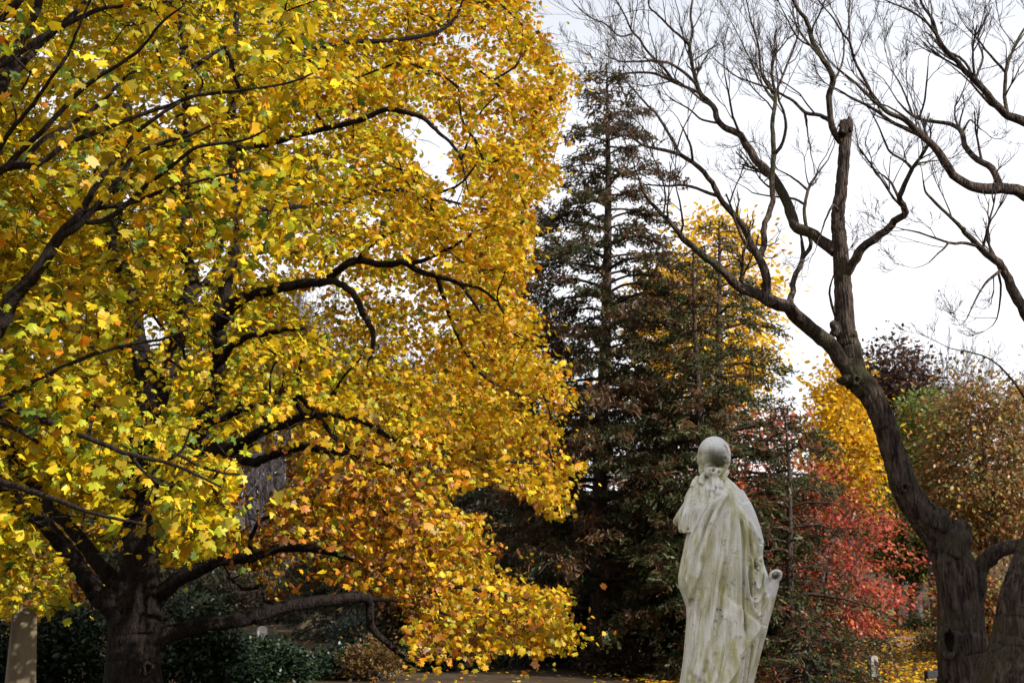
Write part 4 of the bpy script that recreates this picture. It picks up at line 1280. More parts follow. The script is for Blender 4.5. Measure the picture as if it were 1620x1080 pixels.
def sample_crown(poly, n, Yc, half, Xc, Rpx, holes, front=.5, mass=0):
    poly = np.asarray(poly, float)
    out = []
    lo, hi = poly.min(0), poly.max(0)
    while sum(len(o) for o in out) < n:
        m = n * 3
        px = rng.uniform(lo[0], hi[0], m)
        py = rng.uniform(lo[1], hi[1], m)
        ok = in_poly(px, py, poly)
        px, py = px[ok], py[ok]
        ok = keep_mask(px, py, holes)
        px, py = px[ok], py[ok]
        if mass:
            Yt = Yc + 0 * px
            f_ = smooth_field(np.stack([px / 95.0, py / 70.0, rng.uniform(-1, 1, len(px))], -1), 1.0, mass)
            ok = rng.uniform(0, 1, len(px)) < sstep(-.8, .5, f_) * .9 + .1
            px, py = px[ok], py[ok]
        ok = ((px > -70) & (py > -70)) | (rng.uniform(0, 1, len(px)) < .45)
        px, py = px[ok], py[ok]
        hw = half * np.sqrt(np.clip(1 - ((px - Xc) / Rpx) ** 2, .04, 1))
        t = rng.uniform(-1, 1, len(px))
        t = np.sign(t) * np.abs(t) ** front
        Y = Yc + hw * t
        out.append(np.array([at(a, b, c) for a, b, c in zip(px, py, Y)]))
    return np.vstack(out)[:n]


def smooth_field(P, s, seed):
    r = np.random.default_rng(seed)
    k = r.normal(0, 1, (6, 3)) * s
    ph = r.uniform(0, 6.28, 6)
    return np.sin(P @ k.T + ph).mean(1) * 1.6


def pal_maple(P, idx):
    n = len(P)
    px, py = proj(P)
    f = smooth_field(P, 1.3, 5) + rng.normal(0, .35, n)
    right = np.clip((px - 380) / 420, 0, 1)
    low = sstep(640, 790, py) * sstep(270, 380, px) * np.maximum(sstep(800, 600, px), .35 * sstep(950, 800, px))  # low crown: orange-brown leaves, its shade put into colour as brown and rust
    names = ['lime', 'olive', 'yellow', 'gold', 'orange', 'rust', 'green', 'brown']
    Wt = np.stack([1.1 * (1 - right) * (1 - low) + .14 + .45 * (f > .45), .9 + .3 * (f < -.2), 2.4 - 2.1 * low - .3 * right + 0 * f, .5 + 2.0 * right + .6 * low, .05 + .55 * right ** 2 + .7 * low + .35 * (f < -.6), .03 + .14 * right + 1.5 * low, .35 * (1 - right) + .2 * (f > .65), .04 + .12 * right + 1.3 * low], -1)
    Wt /= Wt.sum(1, keepdims=True)
    k = (Wt.cumsum(1) > rng.uniform(0, 1, (n, 1))).argmax(1)
    T = np.array([PAL[a] for a in names])[k]
    return np.clip(T * rng.uniform(.72, 1.12, (n, 1)) * rng.uniform(.94, 1.06, (n, 3)), .003, .9)


CL = np.vstack([sample_crown(CROWN, 1700, YM - .3, 5.2, 230, 760, HOLES, .6, 31), sample_crown(CROWN, 1900, YM + 2.7, 2.4, 230, 760, HOLES, 1.0)])
CL = CL[CL[:, 2] > 1.0]
skel = np.vstack(skM)
skelr = np.concatenate(skR)
tw = Geo()
attach_twigs(tw, skel[::2], skelr[::2], CL, .0032, 3, .34)
tw.build('twigs', M_bark_maple, maple, base=baseM)
g = Geo()
outw = unit(CL - np.array([at(230, 400, YM)]))
cluster_leaves(g, CL, 82, .205, .40, .049, pal_maple, .5, outw, MAPLE, lambda P: gapsM.keep(P, CROWN, HOLES))
g.build('crown', M_leaf, maple, smooth=False, base=baseM)

# --- the nearer maple whose branches reach in from the left ------------------
rng = np.random.default_rng(9)
YN = 12.6
bn = at(-420, 1100, YN)
baseN = np.array([bn[0], YN, float(ground_z(bn[0], YN))])
maple2 = thing('maple_tree', 'nearer maple whose long dark branches of dull gold leaves reach in from the left edge', 'tree', baseN)
g = Geo()
P, R = limb_world([(-420, 1150, 62), (-418, 1000, 52), (-405, 850, 48), (-385, 720, 42), (-360, 600, 36), (-330, 480, 30), (-300, 340, 25), (-270, 180, 20), (-250, 0, 14), (-235, -200, 9), (-230, -420, 4)], YN)
P = np.vstack([baseN + [0, 0, -.3], P])
R = np.concatenate([[.5], R])
PPn, RRn = limb_geo(g, P, R, 36, .06, 8, .07)
g.build('trunk', M_bark_near, maple2, base=baseN)
skN, skNR = [PPn[PPn[:, 2] > 3]], [RRn[PPn[:, 2] > 3]]
LN = [
    ([(-385, 720, 26), (-280, 640, 20), (-160, 590, 17), (-60, 555, 15), (-10, 530, 13), (20, 475, 11.5), (60, 430, 10), (92, 378, 8.6), (122, 340, 6.5), (150, 300, 5), (185, 250, 4.2), (217, 212, 3.6), (240, 190, 3.2), (285, 162, 2.4)], -1.2),
    ([(95, 378, 6), (120, 362, 5), (145, 335, 4.6), (187, 283, 4.2), (213, 247, 3.8), (253, 227, 3.2), (300, 213, 2.6), (340, 195, 1.6)], -1.0),
    ([(115, 350, 5), (160, 350, 4.4), (207, 317, 4.2), (250, 280, 3.7), (290, 247, 3.2), (320, 230, 2.8), (383, 223, 2.2), (420, 206, 1.4)], -1.3),
    ([(85, 392, 5), (110, 365, 4.6), (143, 333, 4.2), (207, 320, 3.6), (267, 300, 3), (317, 287, 2.4), (400, 266, 1.4)], -.8),
    ([(-330, 480, 22), (-220, 400, 16), (-110, 330, 12), (-40, 290, 9), (5, 268, 7), (57, 262, 5), (100, 230, 4.4), (150, 210, 4), (200, 190, 3.6), (267, 167, 3.2), (317, 150, 2.8), (393, 143, 2.4), (450, 133, 2), (483, 123, 1.7), (520, 102, 1)], -.6),
    ([(-40, 292, 6), (8, 266, 5), (50, 223, 4.4), (87, 183, 4.1), (133, 140, 3.7), (187, 103, 3.2), (227, 73, 2.8), (253, 40, 2.3), (292, 8, 1.5)], -1.2),
    ([(20, 268, 5), (43, 247, 4.6), (67, 223, 4.2), (110, 197, 3.8), (160, 160, 3.2), (200, 120, 2.4), (240, 105, 1.4)], .3),
    ([(-120, 340, 6), (-40, 290, 4.6), (0, 240, 4), (20, 203, 3.6), (50, 167, 3.3), (77, 127, 3), (107, 87, 2.7), (120, 57, 2.3), (145, -5, 1.6)], -1.6),
    ([(-300, 340, 18), (-200, 240, 14), (-90, 160, 10), (-20, 110, 8), (27, 88, 6.6), (53, 70, 5.6), (87, 50, 4.8), (127, 27, 4.2), (167, 13, 3.4), (217, 8, 2.7), (275, 2, 1.8)], -.3),
    ([(-230, 300, 15), (-120, 240, 13), (-40, 190, 12), (0, 143, 10.5), (17, 110, 9.5), (30, 77, 8.6), (47, 40, 7.4), (63, 0, 6.4), (85, -80, 4.6), (100, -200, 3)], .7),
    ([(10, 125, 7), (33, 107, 6.4), (60, 75, 6), (100, 40, 5.4), (133, 5, 4.6), (180, -60, 3.4), (240, -140, 2)], .6),
    ([(-260, 150, 14), (-160, 110, 11), (-60, 65, 9.5), (0, 30, 8), (20, 13, 7), (35, -5, 6.4), (70, -90, 4), (100, -160, 2.5)], -.6),
    ([(-160, 590, 12), (-80, 610, 9), (0, 640, 7), (60, 660, 5.6), (130, 690, 4.4), (210, 720, 3.4), (290, 740, 2.4), (350, 770, 1.5)], -1.2),
    ([(-280, 640, 12), (-160, 680, 9), (-60, 740, 7), (20, 770, 5), (90, 790, 3.8), (160, 815, 2.8), (230, 830, 1.8)], -1.4),
    ([(-10, 640, 4), (60, 600, 3.4), (100, 580, 3.2), (150, 560, 3), (200, 545, 2.6), (260, 535, 2), (300, 520, 1.3)], -.8),
    ([(-110, 600, 8), (-40, 640, 6), (0, 665, 5), (30, 680, 4), (60, 700, 3)], -.6),
]
gapsN = Gaps(-900, -700, 1900, 1900)
for i, (pts, dY) in enumerate(LN):
    n = len(pts)
    q = [(p[0], p[1], p[2], dY * (j / (n - 1))) for j, p in enumerate(pts)]
    P, R = limb_world(q, YN)
    N = np.vstack(skN)
    uu, vv = proj(N)
    d = np.hypot(uu - pts[0][0], vv - pts[0][1])
    k = d.argmin()
    if d[k] < 45:
        dy = N[k][1] - P[0][1]
        for j in range(n):
            P[j] = at(pts[j][0], pts[j][1], P[j][1] + dy * (1 - .7 * j / (n - 1)))
        P[0] = N[k]
    gl = Geo()
    PP, RR = limb_geo(gl, P, R, 16 if R.max() > .05 else 9, .06, 190 + i, .07)
    gl.build('limb', M_bark_near, maple2, base=baseN)
    skN.append(PP)
    skNR.append(RR)
    gapsN.limb(PP, RR, 6, .8)
CR2 = [(-700, -300), (-300, -520), (200, -380), (470, -200), (480, -60), (470, 40), (505, 130), (500, 200), (520, 250), (470, 330), (430, 400), (340, 440), (220, 470), (120, 520), (0, 620), (-200, 700), (-600, 600), (-760, 200)]
CR2B = [(-300, 640), (-60, 610), (120, 600), (260, 640), (340, 690), (385, 740), (372, 800), (330, 870), (270, 890), (215, 860), (150, 815), (60, 830), (0, 850), (-100, 870), (-300, 880)]
HN = [(30, 205, 34, 22, .9), (160, 45, 40, 22, .5), (250, 150, 30, 26, .6), (330, 100, 24, 20, .5), (190, 330, 26, 14, .5)]


def pal_near(P, idx):
    n = len(P)
    px, py = proj(P)
    f = smooth_field(P, 1.6, 15) + rng.normal(0, .35, n)
    r = sstep(260, 420, px) + sstep(600, 700, py)
    names = ['lime', 'olive', 'yellow', 'gold', 'orange', 'green']
    Wt = np.stack([.5 + .6 * r + .5 * (f > .4), 1.8 - .7 * r + .6 * (f < -.2), .9 + 1.2 * r, .8 + 0 * r, .09 + 0 * r, .45 + .8 * (f > .45)], -1)
    Wt /= Wt.sum(1, keepdims=True)
    k = (Wt.cumsum(1) > rng.uniform(0, 1, (n, 1))).argmax(1)
    T = np.array([PAL[a] for a in names])[k]
    return np.clip(T * rng.uniform(.85, 1.12, (n, 1)) * rng.uniform(.94, 1.06, (n, 3)), .003, .9)


C2 = np.vstack([sample_crown(CR2, 640, YN + .6, 2.4, -200, 900, HN, .8, 37), sample_crown(CR2B, 230, YN + .4, 1.4, -200, 900, [(140, 790, 70, 30, .5)], .8)])
tw = Geo()
attach_twigs(tw, np.vstack(skN)[::2], np.concatenate(skNR)[::2], C2, .0030, 3, .30)
tw.build('twigs', M_bark_near, maple2, base=baseN)
g = Geo()
cluster_leaves(g, C2, 27, .21, .38, .066, pal_near, .6, None, MAPLE, lambda P: gapsN.keep(P, None, HN) & gapsM.keep(P, None, HOLES))
g.build('crown', M_leaf, maple2, smooth=False, base=baseN)

# ------------------------------------------------------------------ background trees
def conifer(label, px, Y, top_py, radius, tints, n_br, seed, bare_to=.12, dens=1.0, droop=.25, group='conifers behind the statue', shape=.75, trunk_r=.16, sz=.15):
    global rng
    rng = np.random.default_rng(seed)
    x = at(px, 900, Y)[0]
    base = np.array([x, Y, float(ground_z(x, Y))])
    H = at(px, top_py, Y)[2] - base[2]
    root = thing('conifer_tree', label, 'tree', base, group)
    g = Geo()
    hs = np.linspace(0, 1, 26)
    lean = rng.normal(0, .012, 2)
    def axis(h):
        return np.stack([base[0] + lean[0] * h * H + .05 * np.sin(h * 7 + seed), base[1] + lean[1] * h * H + 0 * h, base[2] - .2 + h * (H + .2)], -1)
    g.tube(axis(hs), trunk_r * (1 - hs) ** .8 + .012, 14, .06, seed)
    g.build('trunk', M_bark_con, root, base=base)
    br = Geo()
    SP_, SA, SN, SS, ST = [], [], [], [], []
    T = np.array(tints)
    for b in range(n_br):
        f = bare_to + (1 - bare_to) * (b + rng.uniform()) / n_br
        f = min(f, .985)
        p = axis(np.array([f]))[0]
        az = b * 2.39996 + rng.uniform(-.5, .5)
        Lb = radius * ((1 - f) ** shape) * rng.uniform(.42, 1.2) + .22
        d = np.array([math.cos(az), math.sin(az), 0])
        k = 9
        s = np.linspace(0, 1, k)
        rise = .10 + .35 * f + rng.normal(0, .16)
        P = p + d * (s * Lb)[:, None]
        P[:, 2] += Lb * (rise * s - (droop + rise * .7) * s ** 2)
        P += rng.normal(0, .025, (k, 3)) * s[:, None] * Lb ** .5
        br.tube(P, np.linspace(.010 + .016 * Lb, .006, k), 4, cap=False)
        side = np.array([-d[1], d[0], 0])
        nb = max(4, int(Lb / .15))
        tone = T[rng.integers(len(T))]
        for q in range(nb):
            sf = rng.uniform(.32, 1.0)
            i = min(k - 2, int(sf * (k - 1)))
            a = P[i] + (P[i + 1] - P[i]) * (sf * (k - 1) - i)
            sg = 1 if q % 2 else -1
            dd = unit(d * .65 + side * sg * rng.uniform(.5, 1.0) + np.array([0, 0, rng.uniform(-.42, .32)]))
            l2 = Lb * .42 * (1.15 - sf * .55) * rng.uniform(.5, 1.1)
            e = a + dd * l2 + np.array([0, 0, -.08 * l2])
            br.tube(np.array([a, (a + e) / 2 + [0, 0, .03 * l2], e]), [.007, .005, .004], 3, cap=False)
            ns = max(4, int(dens * l2 / .0125))
            t = rng.uniform(.15, 1.05, ns)
            C = a + (e - a) * t[:, None] + rng.normal(0, .075, (ns, 3)) * np.array([1, 1, .7])
            SP_.append(C)
            SA.append(dd * .8 + rng.normal(0, .55, (ns, 3)) + np.array([0, 0, -.25]))
            SN.append(rng.normal(0, .6, (ns, 3)) + np.array([0, 0, .9]))
            SS.append(rng.uniform(.6, 1.25, ns) * sz)
            tn = tone if rng.uniform() < .4 else T[rng.integers(len(T))]
            ST.append(np.where(rng.uniform(0, 1, (ns, 1)) < .7, tn, T[rng.integers(0, len(T), ns)]) * rng.uniform(.75, 1.25, (ns, 1)) * rng.uniform(.93, 1.07, (ns, 3)))
    br.build('branches', M_bark_con, root, base=base)
    g = Geo()
    g.leaves(np.vstack(SP_), np.vstack(SA), np.vstack(SN), np.concatenate(SS), np.vstack(ST), SPRAY)
    g.build('foliage', M_needle, root, smooth=False, base=base)
    return root


BRONZE = [(.14, .07, .032), (.105, .064, .03), (.068, .07, .028), (.055, .075, .031), (.13, .068, .034)]
GREENB = [(.07, .095, .032), (.09, .10, .035), (.13, .09, .034), (.06, .078, .028)]
DARKG = [(.035, .048, .022), (.045, .058, .028), (.075, .05, .026)]
REDB = [(.045, .072, .027), (.15, .066, .03), (.20, .062, .034), (.075, .082, .03), (.05, .063, .025)]
conifer('tall bronze and green conifer with one straight trunk, close left of the statue', 946, 31, 112, 3.3, BRONZE, 175, 3, .10, .95, trunk_r=.20, shape=.62)
conifer('slim conifer with two-toned crown standing just behind the statue head', 1116, 29, 395, 2.1, GREENB + BRONZE[:2], 95, 5, .14, .85, trunk_r=.12)
conifer('green conifer whose trunk rises behind and right of the statue head', 1149, 30.5, 345, 3.1, GREENB + BRONZE[2:3], 115, 7, .12, .58, trunk_r=.17)
conifer('dark conifer mostly hidden behind the right side of the big maple', 832, 36, 215, 2.6, DARKG + BRONZE[1:3], 150, 9, .12, .9, trunk_r=.17)
conifer('low dark conifer between the tall bronze conifer and the statue', 1022, 33, 630, 2.2, BRONZE[1:] + DARKG, 100, 13, .03, 1.0, trunk_r=.13)
conifer('low thin conifer with red-brown tips right of the statue', 1255, 28.5, 640, 2.1, REDB, 64, 15, .06, .32, trunk_r=.09, droop=.3)
conifer('squat green conifer low beside the statue scroll', 1272, 27, 968, 1.5, REDB, 50, 17, .02, .55, trunk_r=.07, droop=.3)
conifer('dark low conifer behind the statue skirt', 1120, 30, 770, 2.0, REDB, 90, 19, .02, 1.0, trunk_r=.10, droop=.3)
conifer('shaded conifer behind the lowest boughs of the big maple', 880, 34, 690, 2.3, DARKG + BRONZE[:1], 100, 23, .03, 1.0, trunk_r=.12, droop=.3)


def deciduous(name, label, px, Y, top_py, crown_px, bot_py, names, weights, seed, n_cl=160, per=70, size=.10, tpl=SIMPLE, flat=.5, spread=.32, trunk_r=.14, group=None, hollow=.55, mat=None, bark=None, custom=None, jit=.16):
    """crown_px: half width in pixels"""
    global rng
    rng = np.random.default_rng(seed)
    x = at(px, 900, Y)[0]
    base = np.array([x, Y, float(ground_z(x, Y))])
    zt, zb = at(px, top_py, Y)[2], max(at(px, bot_py, Y)[2], base[2] + .2)
    rx = crown_px / F * Y
    root = thing(name, label, 'tree', base, group)
    g = Geo()
    zc = (zt + zb) / 2
    rz = (zt - zb) / 2
    U = unit(rng.normal(0, 1, (n_cl * 3, 3)))
    rad = rng.uniform(hollow ** 3, 1, (len(U), 1)) ** (1 / 3)
    lump = 1 + .22 * smooth_field(U * 2.2, 1.4, seed)[:, None]
    C = U * rad * lump * np.array([rx, rx, rz]) + np.array([x, Y, zc])
    C = C[:n_cl]
    C = C[C[:, 2] > base[2] + .25]
    hs = np.linspace(0, 1, 14)
    bend = rng.normal(0, .05, 2)
    ztr = zb + (zt - zb) * .8
    P = np.stack([x + bend[0] * rx * np.sin(hs * 5), Y + bend[1] * rx * np.sin(hs * 4), base[2] - .2 + hs * (ztr - base[2] + .2)], -1)
    R = trunk_r * (1 - hs) ** .7 + .02
    g.tube(P, R, 12, .07, seed)
    skp, skr = [P[5:]], [R[5:]]
    nl = 7
    for i in range(nl):
        k = 4 + i % 7
        az = i * 2.4 + rng.uniform(-.4, .4)
        e = P[k] + np.array([math.cos(az) * rx * .7, math.sin(az) * rx * .7, (zt - P[k][2]) * rng.uniform(.25, .6)])
        m = (P[k] + e) / 2 + np.array([0, 0, .12 * rx])
        Q = spline([P[k], m, e], 10)
        g.tube(Q, np.linspace(R[k] * .55, .014, 10), 7, .05, i)
        skp.append(Q)
        skr.append(np.linspace(R[k] * .55, .014, 10))
    attach_twigs(g, np.vstack(skp), np.concatenate(skr), C, .005, 1, .4, .004)
    g.build('trunk', bark or M_bark_far, root, base=base)
    g = Geo()

    def pf(P_, idx):
        if custom:
            return custom(P_, idx)
        return pal(names, weights, len(P_), jit)
    cluster_leaves(g, C, per, spread, flat, size, pf, .4, unit(C - np.array([x, Y, zc])), tpl)
    g.build('crown', mat or M_far, root, smooth=False, base=base)
    return root


PAL.update(flame=(.60, .17, .045), beech=(.050, .030, .024), beechr=(.12, .055, .03), sun=(.95, .58, .03), mustard=(.42, .28, .05), russet=(.30, .15, .06), moss=(.16, .18, .05), leafgreen=(.16, .24, .05), mauve=(.14, .10, .10))
deciduous('red_maple', 'small red maple with layered scarlet leaves right of the statue', 1298, 31, 735, 116, 1030, ['red', 'salmon', 'flame', 'rust', 'brown'], [3, 2.6, 1.0, 1.0, .6], 41, 210, 56, .080, flat=.16, spread=.40, trunk_r=.08, mat=M_leaf)
deciduous('red_maple', 'flame red maple half hidden behind the conifers above the statue head', 1190, 36, 650, 120, 960, ['red', 'salmon', 'flame', 'orange', 'rust'], [2, 2, 2, 1, 1.5], 43, 190, 48, .10, flat=.25, spread=.38, trunk_r=.08, mat=M_leaf)
deciduous('red_maple', 'low dim red maple close behind the statue', 1215, 33, 800, 110, 1050, ['red', 'rust', 'flame', 'brown'], [2.4, 1.6, 1.4, .8], 44, 150, 50, .08, flat=.18, spread=.4, trunk_r=.06, mat=M_leaf)
deciduous('yellow_tree', 'tall golden tree whose top shows between the conifer and the bare tree', 1150, 46, 350, 88, 640, ['sun', 'yellow', 'gold', 'mustard'], [3, 2, 2, 1.5], 45, 200, 48, .16, spread=.5, trunk_r=.25, mat=M_leaf, group='golden trees behind the conifers')
deciduous('yellow_tree', 'bright golden tree right behind the leaning bare trunk', 1342, 44, 588, 50, 840, ['sun', 'yellow', 'gold', 'mustard'], [2, 1.2, 2, 1.4], 47, 130, 60, .15, spread=.42, trunk_r=.2, mat=M_leaf, group='golden trees behind the conifers')
deciduous('yellow_tree', 'golden tree low behind the tall bronze conifer', 1062, 50, 420, 50, 640, ['sun', 'gold', 'mustard'], [3, 2, 1], 49, 90, 60, .16, spread=.5, trunk_r=.2, mat=M_leaf, group='golden trees behind the conifers')
deciduous('copper_beech', 'dark purple-brown beech behind the leaning bare trunk', 1422, 52, 545, 78, 800, ['beech', 'beechr', 'brown'], [4, 1.6, .6], 51, 260, 80, .15, spread=.5, trunk_r=.25)
deciduous('green_tree', 'small yellow-green tree between the dark beech and the russet tree', 1478, 46, 630, 48, 860, ['leafgreen', 'moss', 'olive'], [3, 2, .7], 53, 140, 70, .13, spread=.4, trunk_r=.15)
deciduous('russet_tree', 'broad russet and mustard tree left of the grey trunk at the right edge', 1565, 40, 605, 92, 900, ['russet', 'mustard', 'moss', 'rust', 'brown'], [3, 1.4, 1.8, .7, 1], 55, 300, 60, .11, spread=.45, trunk_r=.2)
deciduous('russet_tree', 'russet tree cut off by the right edge of the view', 1690, 44, 590, 110, 930, ['russet', 'mustard', 'rust'], [3, 2, 1], 57, 260, 60, .12, spread=.45, trunk_r=.2)
deciduous('olive_tree', 'round olive green tree with a short trunk above the dark bush', 1447, 50, 790, 62, 915, ['moss', 'leafgreen', 'mustard', 'dkgreen'], [3, 1.6, 1.4, 2], 59, 170, 80, .13, spread=.42, trunk_r=.28)
deciduous('mustard_tree', 'mustard leaved sapling behind the red maple', 1395, 58, 700, 60, 900, ['mustard', 'gold', 'moss'], [2, 1.6, 1], 61, 150, 60, .15, spread=.45, trunk_r=.15)
deciduous('russet_sapling', 'low russet sapling close left of the hollow bare trunk', 1540, 34, 900, 60, 1030, ['rust', 'russet', 'mustard', 'moss'], [2, 2, 1, 1], 63, 90, 60, .09, spread=.35, trunk_r=.05)
deciduous('orange_tree', 'orange brown tree under the lowest maple boughs', 700, 40, 840, 120, 1010, ['rust', 'russet', 'brown', 'mustard'], [2, 2, 2, .6], 65, 200, 60, .12, spread=.42, trunk_r=.15)
deciduous('orange_tree', 'orange brown tree far behind the stone obelisk', 40, 38, 800, 85, 985, ['rust', 'gold', 'brown', 'russet'], [2, 1, 2, 2], 67, 150, 60, .12, spread=.42, trunk_r=.15)


# leafless woods on the slope behind
def bare_woods_proto(seed, H, label, loc, group, lv=3):
    global rng
    rng = np.random.default_rng(seed)
    root = thing('bare_tree', label, 'tree', loc, group)
    g = Geo()
    hs = np.linspace(0, 1, 10)
    P = np.stack([.15 * np.sin(hs * 4 + seed), .15 * np.cos(hs * 3), hs * H * .8 - .3], -1)
    R = .17 * (1 - hs) ** .8 + .03
    g.tube(P, R, 8, .05, seed)
    g.build('trunk', M_bark_far, root)
    g = Geo()
    for b in range(17):
        k = rng.integers(3, 10)
        az = b * 2.4
        d = np.array([math.cos(az), math.sin(az), rng.uniform(.9, 1.7)])
        grow(g, P[k], d, H * .34 * rng.uniform(.7, 1.1), R[k] * .5 + .012, lv, up=.5, spread=.6, kids=(3, 4), minr=.010, kf=.6)
    g.build('branches', M_bark_far, root)
    return root


def place(px, Y):
    x = at(px, 900, Y)[0]
    return (x, Y, float(ground_z(x, Y)) - .1)


WG = 'leafless grey trees on the slope behind'
woods = [bare_woods_proto(71, 11, 'grey leafless tree on the far slope seen through the maple boughs', place(430, 74), WG), bare_woods_proto(73, 12, 'grey leafless tree on the far slope seen through the maple boughs', place(300, 80), WG)]
k = 0
for (px, Y, sc_) in ((370, 68, .95), (500, 78, 1.05), (560, 70, .9), (640, 82, 1.1), (720, 76, 1), (800, 84, 1.1), (230, 72, 1), (150, 84, 1.1), (60, 74, 1), (-30, 80, 1), (400, 92, 1.2), (470, 98, 1.25), (330, 100, 1.2), (560, 96, 1.15), (880, 88, 1.0), (960, 96, 1.1), (1040, 90, .9), (-110, 88, 1.2), (100, 98, 1.25), (670, 100, 1.2), (385, 106, 1.5), (412, 112, 1.6), (440, 104, 1.5), (462, 114, 1.6), (425, 120, 1.7), (400, 118, 1.7), (450, 86, 1.2), (415, 82, 1.15), (480, 124, 1.7), (360, 122, 1.7)):
    k += 1
    dup(woods[k % 2], place(px, Y), k * 1.7, sc_, 'grey leafless tree on the far slope seen through the maple boughs', WG)
dup(woods[0], place(1500, 78), 1.0, (1.0, 1.0, 1.12), 'pale leafless tree rising behind the dark beech and the green tree', WG)
dup(woods[1], place(1560, 86), 2.0, (1.0, 1.0, 1.0), 'pale leafless tree standing farthest right behind the russet tree', WG)

def shrub(label, px, Y, top_py, half_px, tints, seed, n_cl=90, per=60, size=.075, group=None, name='shrub', tpl=SIMPLE, mat=None, flat=.6, cat='shrub', spread=.17):
    global rng
    rng = np.random.default_rng(seed)
    x = at(px, 900, Y)[0]
    base = np.array([x, Y, float(ground_z(x, Y))])
    H = at(px, top_py, Y)[2] - base[2]
    rx = half_px / F * Y
    root = thing(name, label, cat, base, group)
    U = unit(rng.normal(0, 1, (n_cl * 3, 3)))
    U[:, 2] = np.abs(U[:, 2])
    U = U[:n_cl]
    rad = rng.uniform(.5, 1, (len(U), 1))
    C = U * rad * (1 + .18 * smooth_field(U * 2, 1.5, seed))[:, None] * np.array([rx, rx * .8, H * .95]) + base + np.array([0, 0, .12])
    g = Geo()
    sk = []
    for i in range(7):
        az = i * .9
        Q = spline([base + np.array([.06 * math.cos(az), .06 * math.sin(az), -.1]), base + np.array([rx * .3 * math.cos(az), rx * .3 * math.sin(az), H * .35]), base + np.array([rx * .5 * math.cos(az), rx * .5 * math.sin(az), H * .75])], 8)
        g.tube(Q, np.linspace(.03, .01, 8), 6, .05, i)
        sk.append(Q)
    sk = np.vstack(sk)
    attach_twigs(g, sk, np.full(len(sk), .02), C, .004, 1, .15, .003)
    g.build('stems', M_bark_far, root, base=base)
    g = Geo()
    T = np.array(tints)
    cluster_leaves(g, C, per, spread, flat, size, lambda P, idx: T[rng.integers(0, len(T), len(P))] * rng.uniform(.7, 1.3, (len(P), 1)), .2, unit(C - base), tpl)
    g.build('foliage', mat or M_gloss, root, smooth=False, base=base)
    return root


UG = 'brown undergrowth on the slope behind the big maple'
ug = shrub('brown undergrowth on the slope behind the big maple', 360, 52, 935, 70, [(.07, .045, .025), (.11, .07, .035), (.045, .045, .02)], 141, 90, 60, .12, group=UG, mat=M_far, name='undergrowth_shrub', spread=.3)
for i, (px, Y, sc_) in enumerate(((430, 56, 1.0), (480, 60, 1.1), (300, 58, 1.1), (240, 54, .9), (540, 62, 1.2), (180, 60, 1.1), (400, 66, 1.3), (330, 70, 1.3), (470, 74, 1.4))):
    dup(ug, place(px, Y), i * 2.1, sc_, 'brown undergrowth on the slope behind the big maple', UG)
DG = 'dark evergreens behind the big maple'
evg = conifer('dark evergreen behind the big maple', 560, 44, 520, 2.6, DARKG, 110, 131, .03, .8, trunk_r=.16, droop=.3, group=DG)
for i, (px, Y, sc_) in enumerate(((650, 40, .85), (735, 42, 1.1), (790, 46, 1.2), (190, 44, 1.0), (90, 48, 1.15), (270, 52, 1.1), (-20, 46, 1.0), (610, 52, 1.25))):
    dup(evg, place(px, Y), i * 1.9, sc_, 'dark evergreen behind the big maple', DG)

# ------------------------------------------------------------------ shrubs, stones
RHO = [(.016, .035, .014), (.022, .045, .018), (.030, .055, .02), (.013, .026, .012)]
SG = 'dark evergreen shrubs behind the maple trunk'
shrub('dark evergreen shrub between the stone obelisk and the maple trunk', 115, 24, 950, 85, RHO, 101, 130, 75, group=SG)
shrub('dark evergreen shrub close right of the maple trunk', 320, 24.5, 955, 85, RHO, 103, 130, 75, group=SG)
shrub('dark evergreen shrub under the long low maple bough', 425, 26, 1022, 75, RHO, 105, 110, 75, group=SG)
shrub('dark evergreen shrub left of the stone obelisk at the left edge', -20, 23, 985, 70, RHO, 107, 110, 70, group=SG)
shrub('dark shrub under the lowest yellow boughs left of the tall conifer', 700, 31, 1005, 80, RHO, 121, 90, 60, group=SG)
shrub('dark shrub at the foot of the tall bronze conifer', 850, 32, 985, 70, RHO, 123, 90, 60, group=SG)
shrub('dark brown undergrowth shrub left of the statue foot', 1000, 30, 1010, 80, [(.03, .035, .016), (.06, .035, .02), (.09, .05, .025)], 125, 90, 60, mat=M_far)
shrub('dark shrub at the bottom edge below the drooping maple bough tip', 545, 28, 1040, 62, RHO, 127, 80, 60, group=SG)
shrub('grey-green shrub beside the low stone wall', 560, 37, 985, 34, [(.09, .11, .075), (.07, .09, .06)], 109, 50, 60, .07, name='shrub')
shrub('yellow-brown shrub under the drooping maple bough tip', 595, 27, 1010, 45, [(.16, .085, .02), (.12, .065, .02), (.22, .13, .03)], 111, 50, 50, .06, mat=M_far)
shrub('round clipped black-green bush on the sunny lawn strip', 1441, 54, 942, 20, [(.012, .02, .012), (.018, .028, .015)], 113, 90, 90, .05, name='bush', cat='bush', spread=.1)
shrub('small green shrub at the edge of the lawn below the round bush', 1448, 46, 988, 20, [(.05, .09, .025), (.07, .11, .03)], 115, 40, 50, .06)
shrub('brown leaved hedge below the lawn beside the hollow trunk', 1478, 37, 1000, 40, [(.17, .10, .03), (.22, .15, .04), (.10, .09, .03)], 117, 60, 60, .06, mat=M_far)


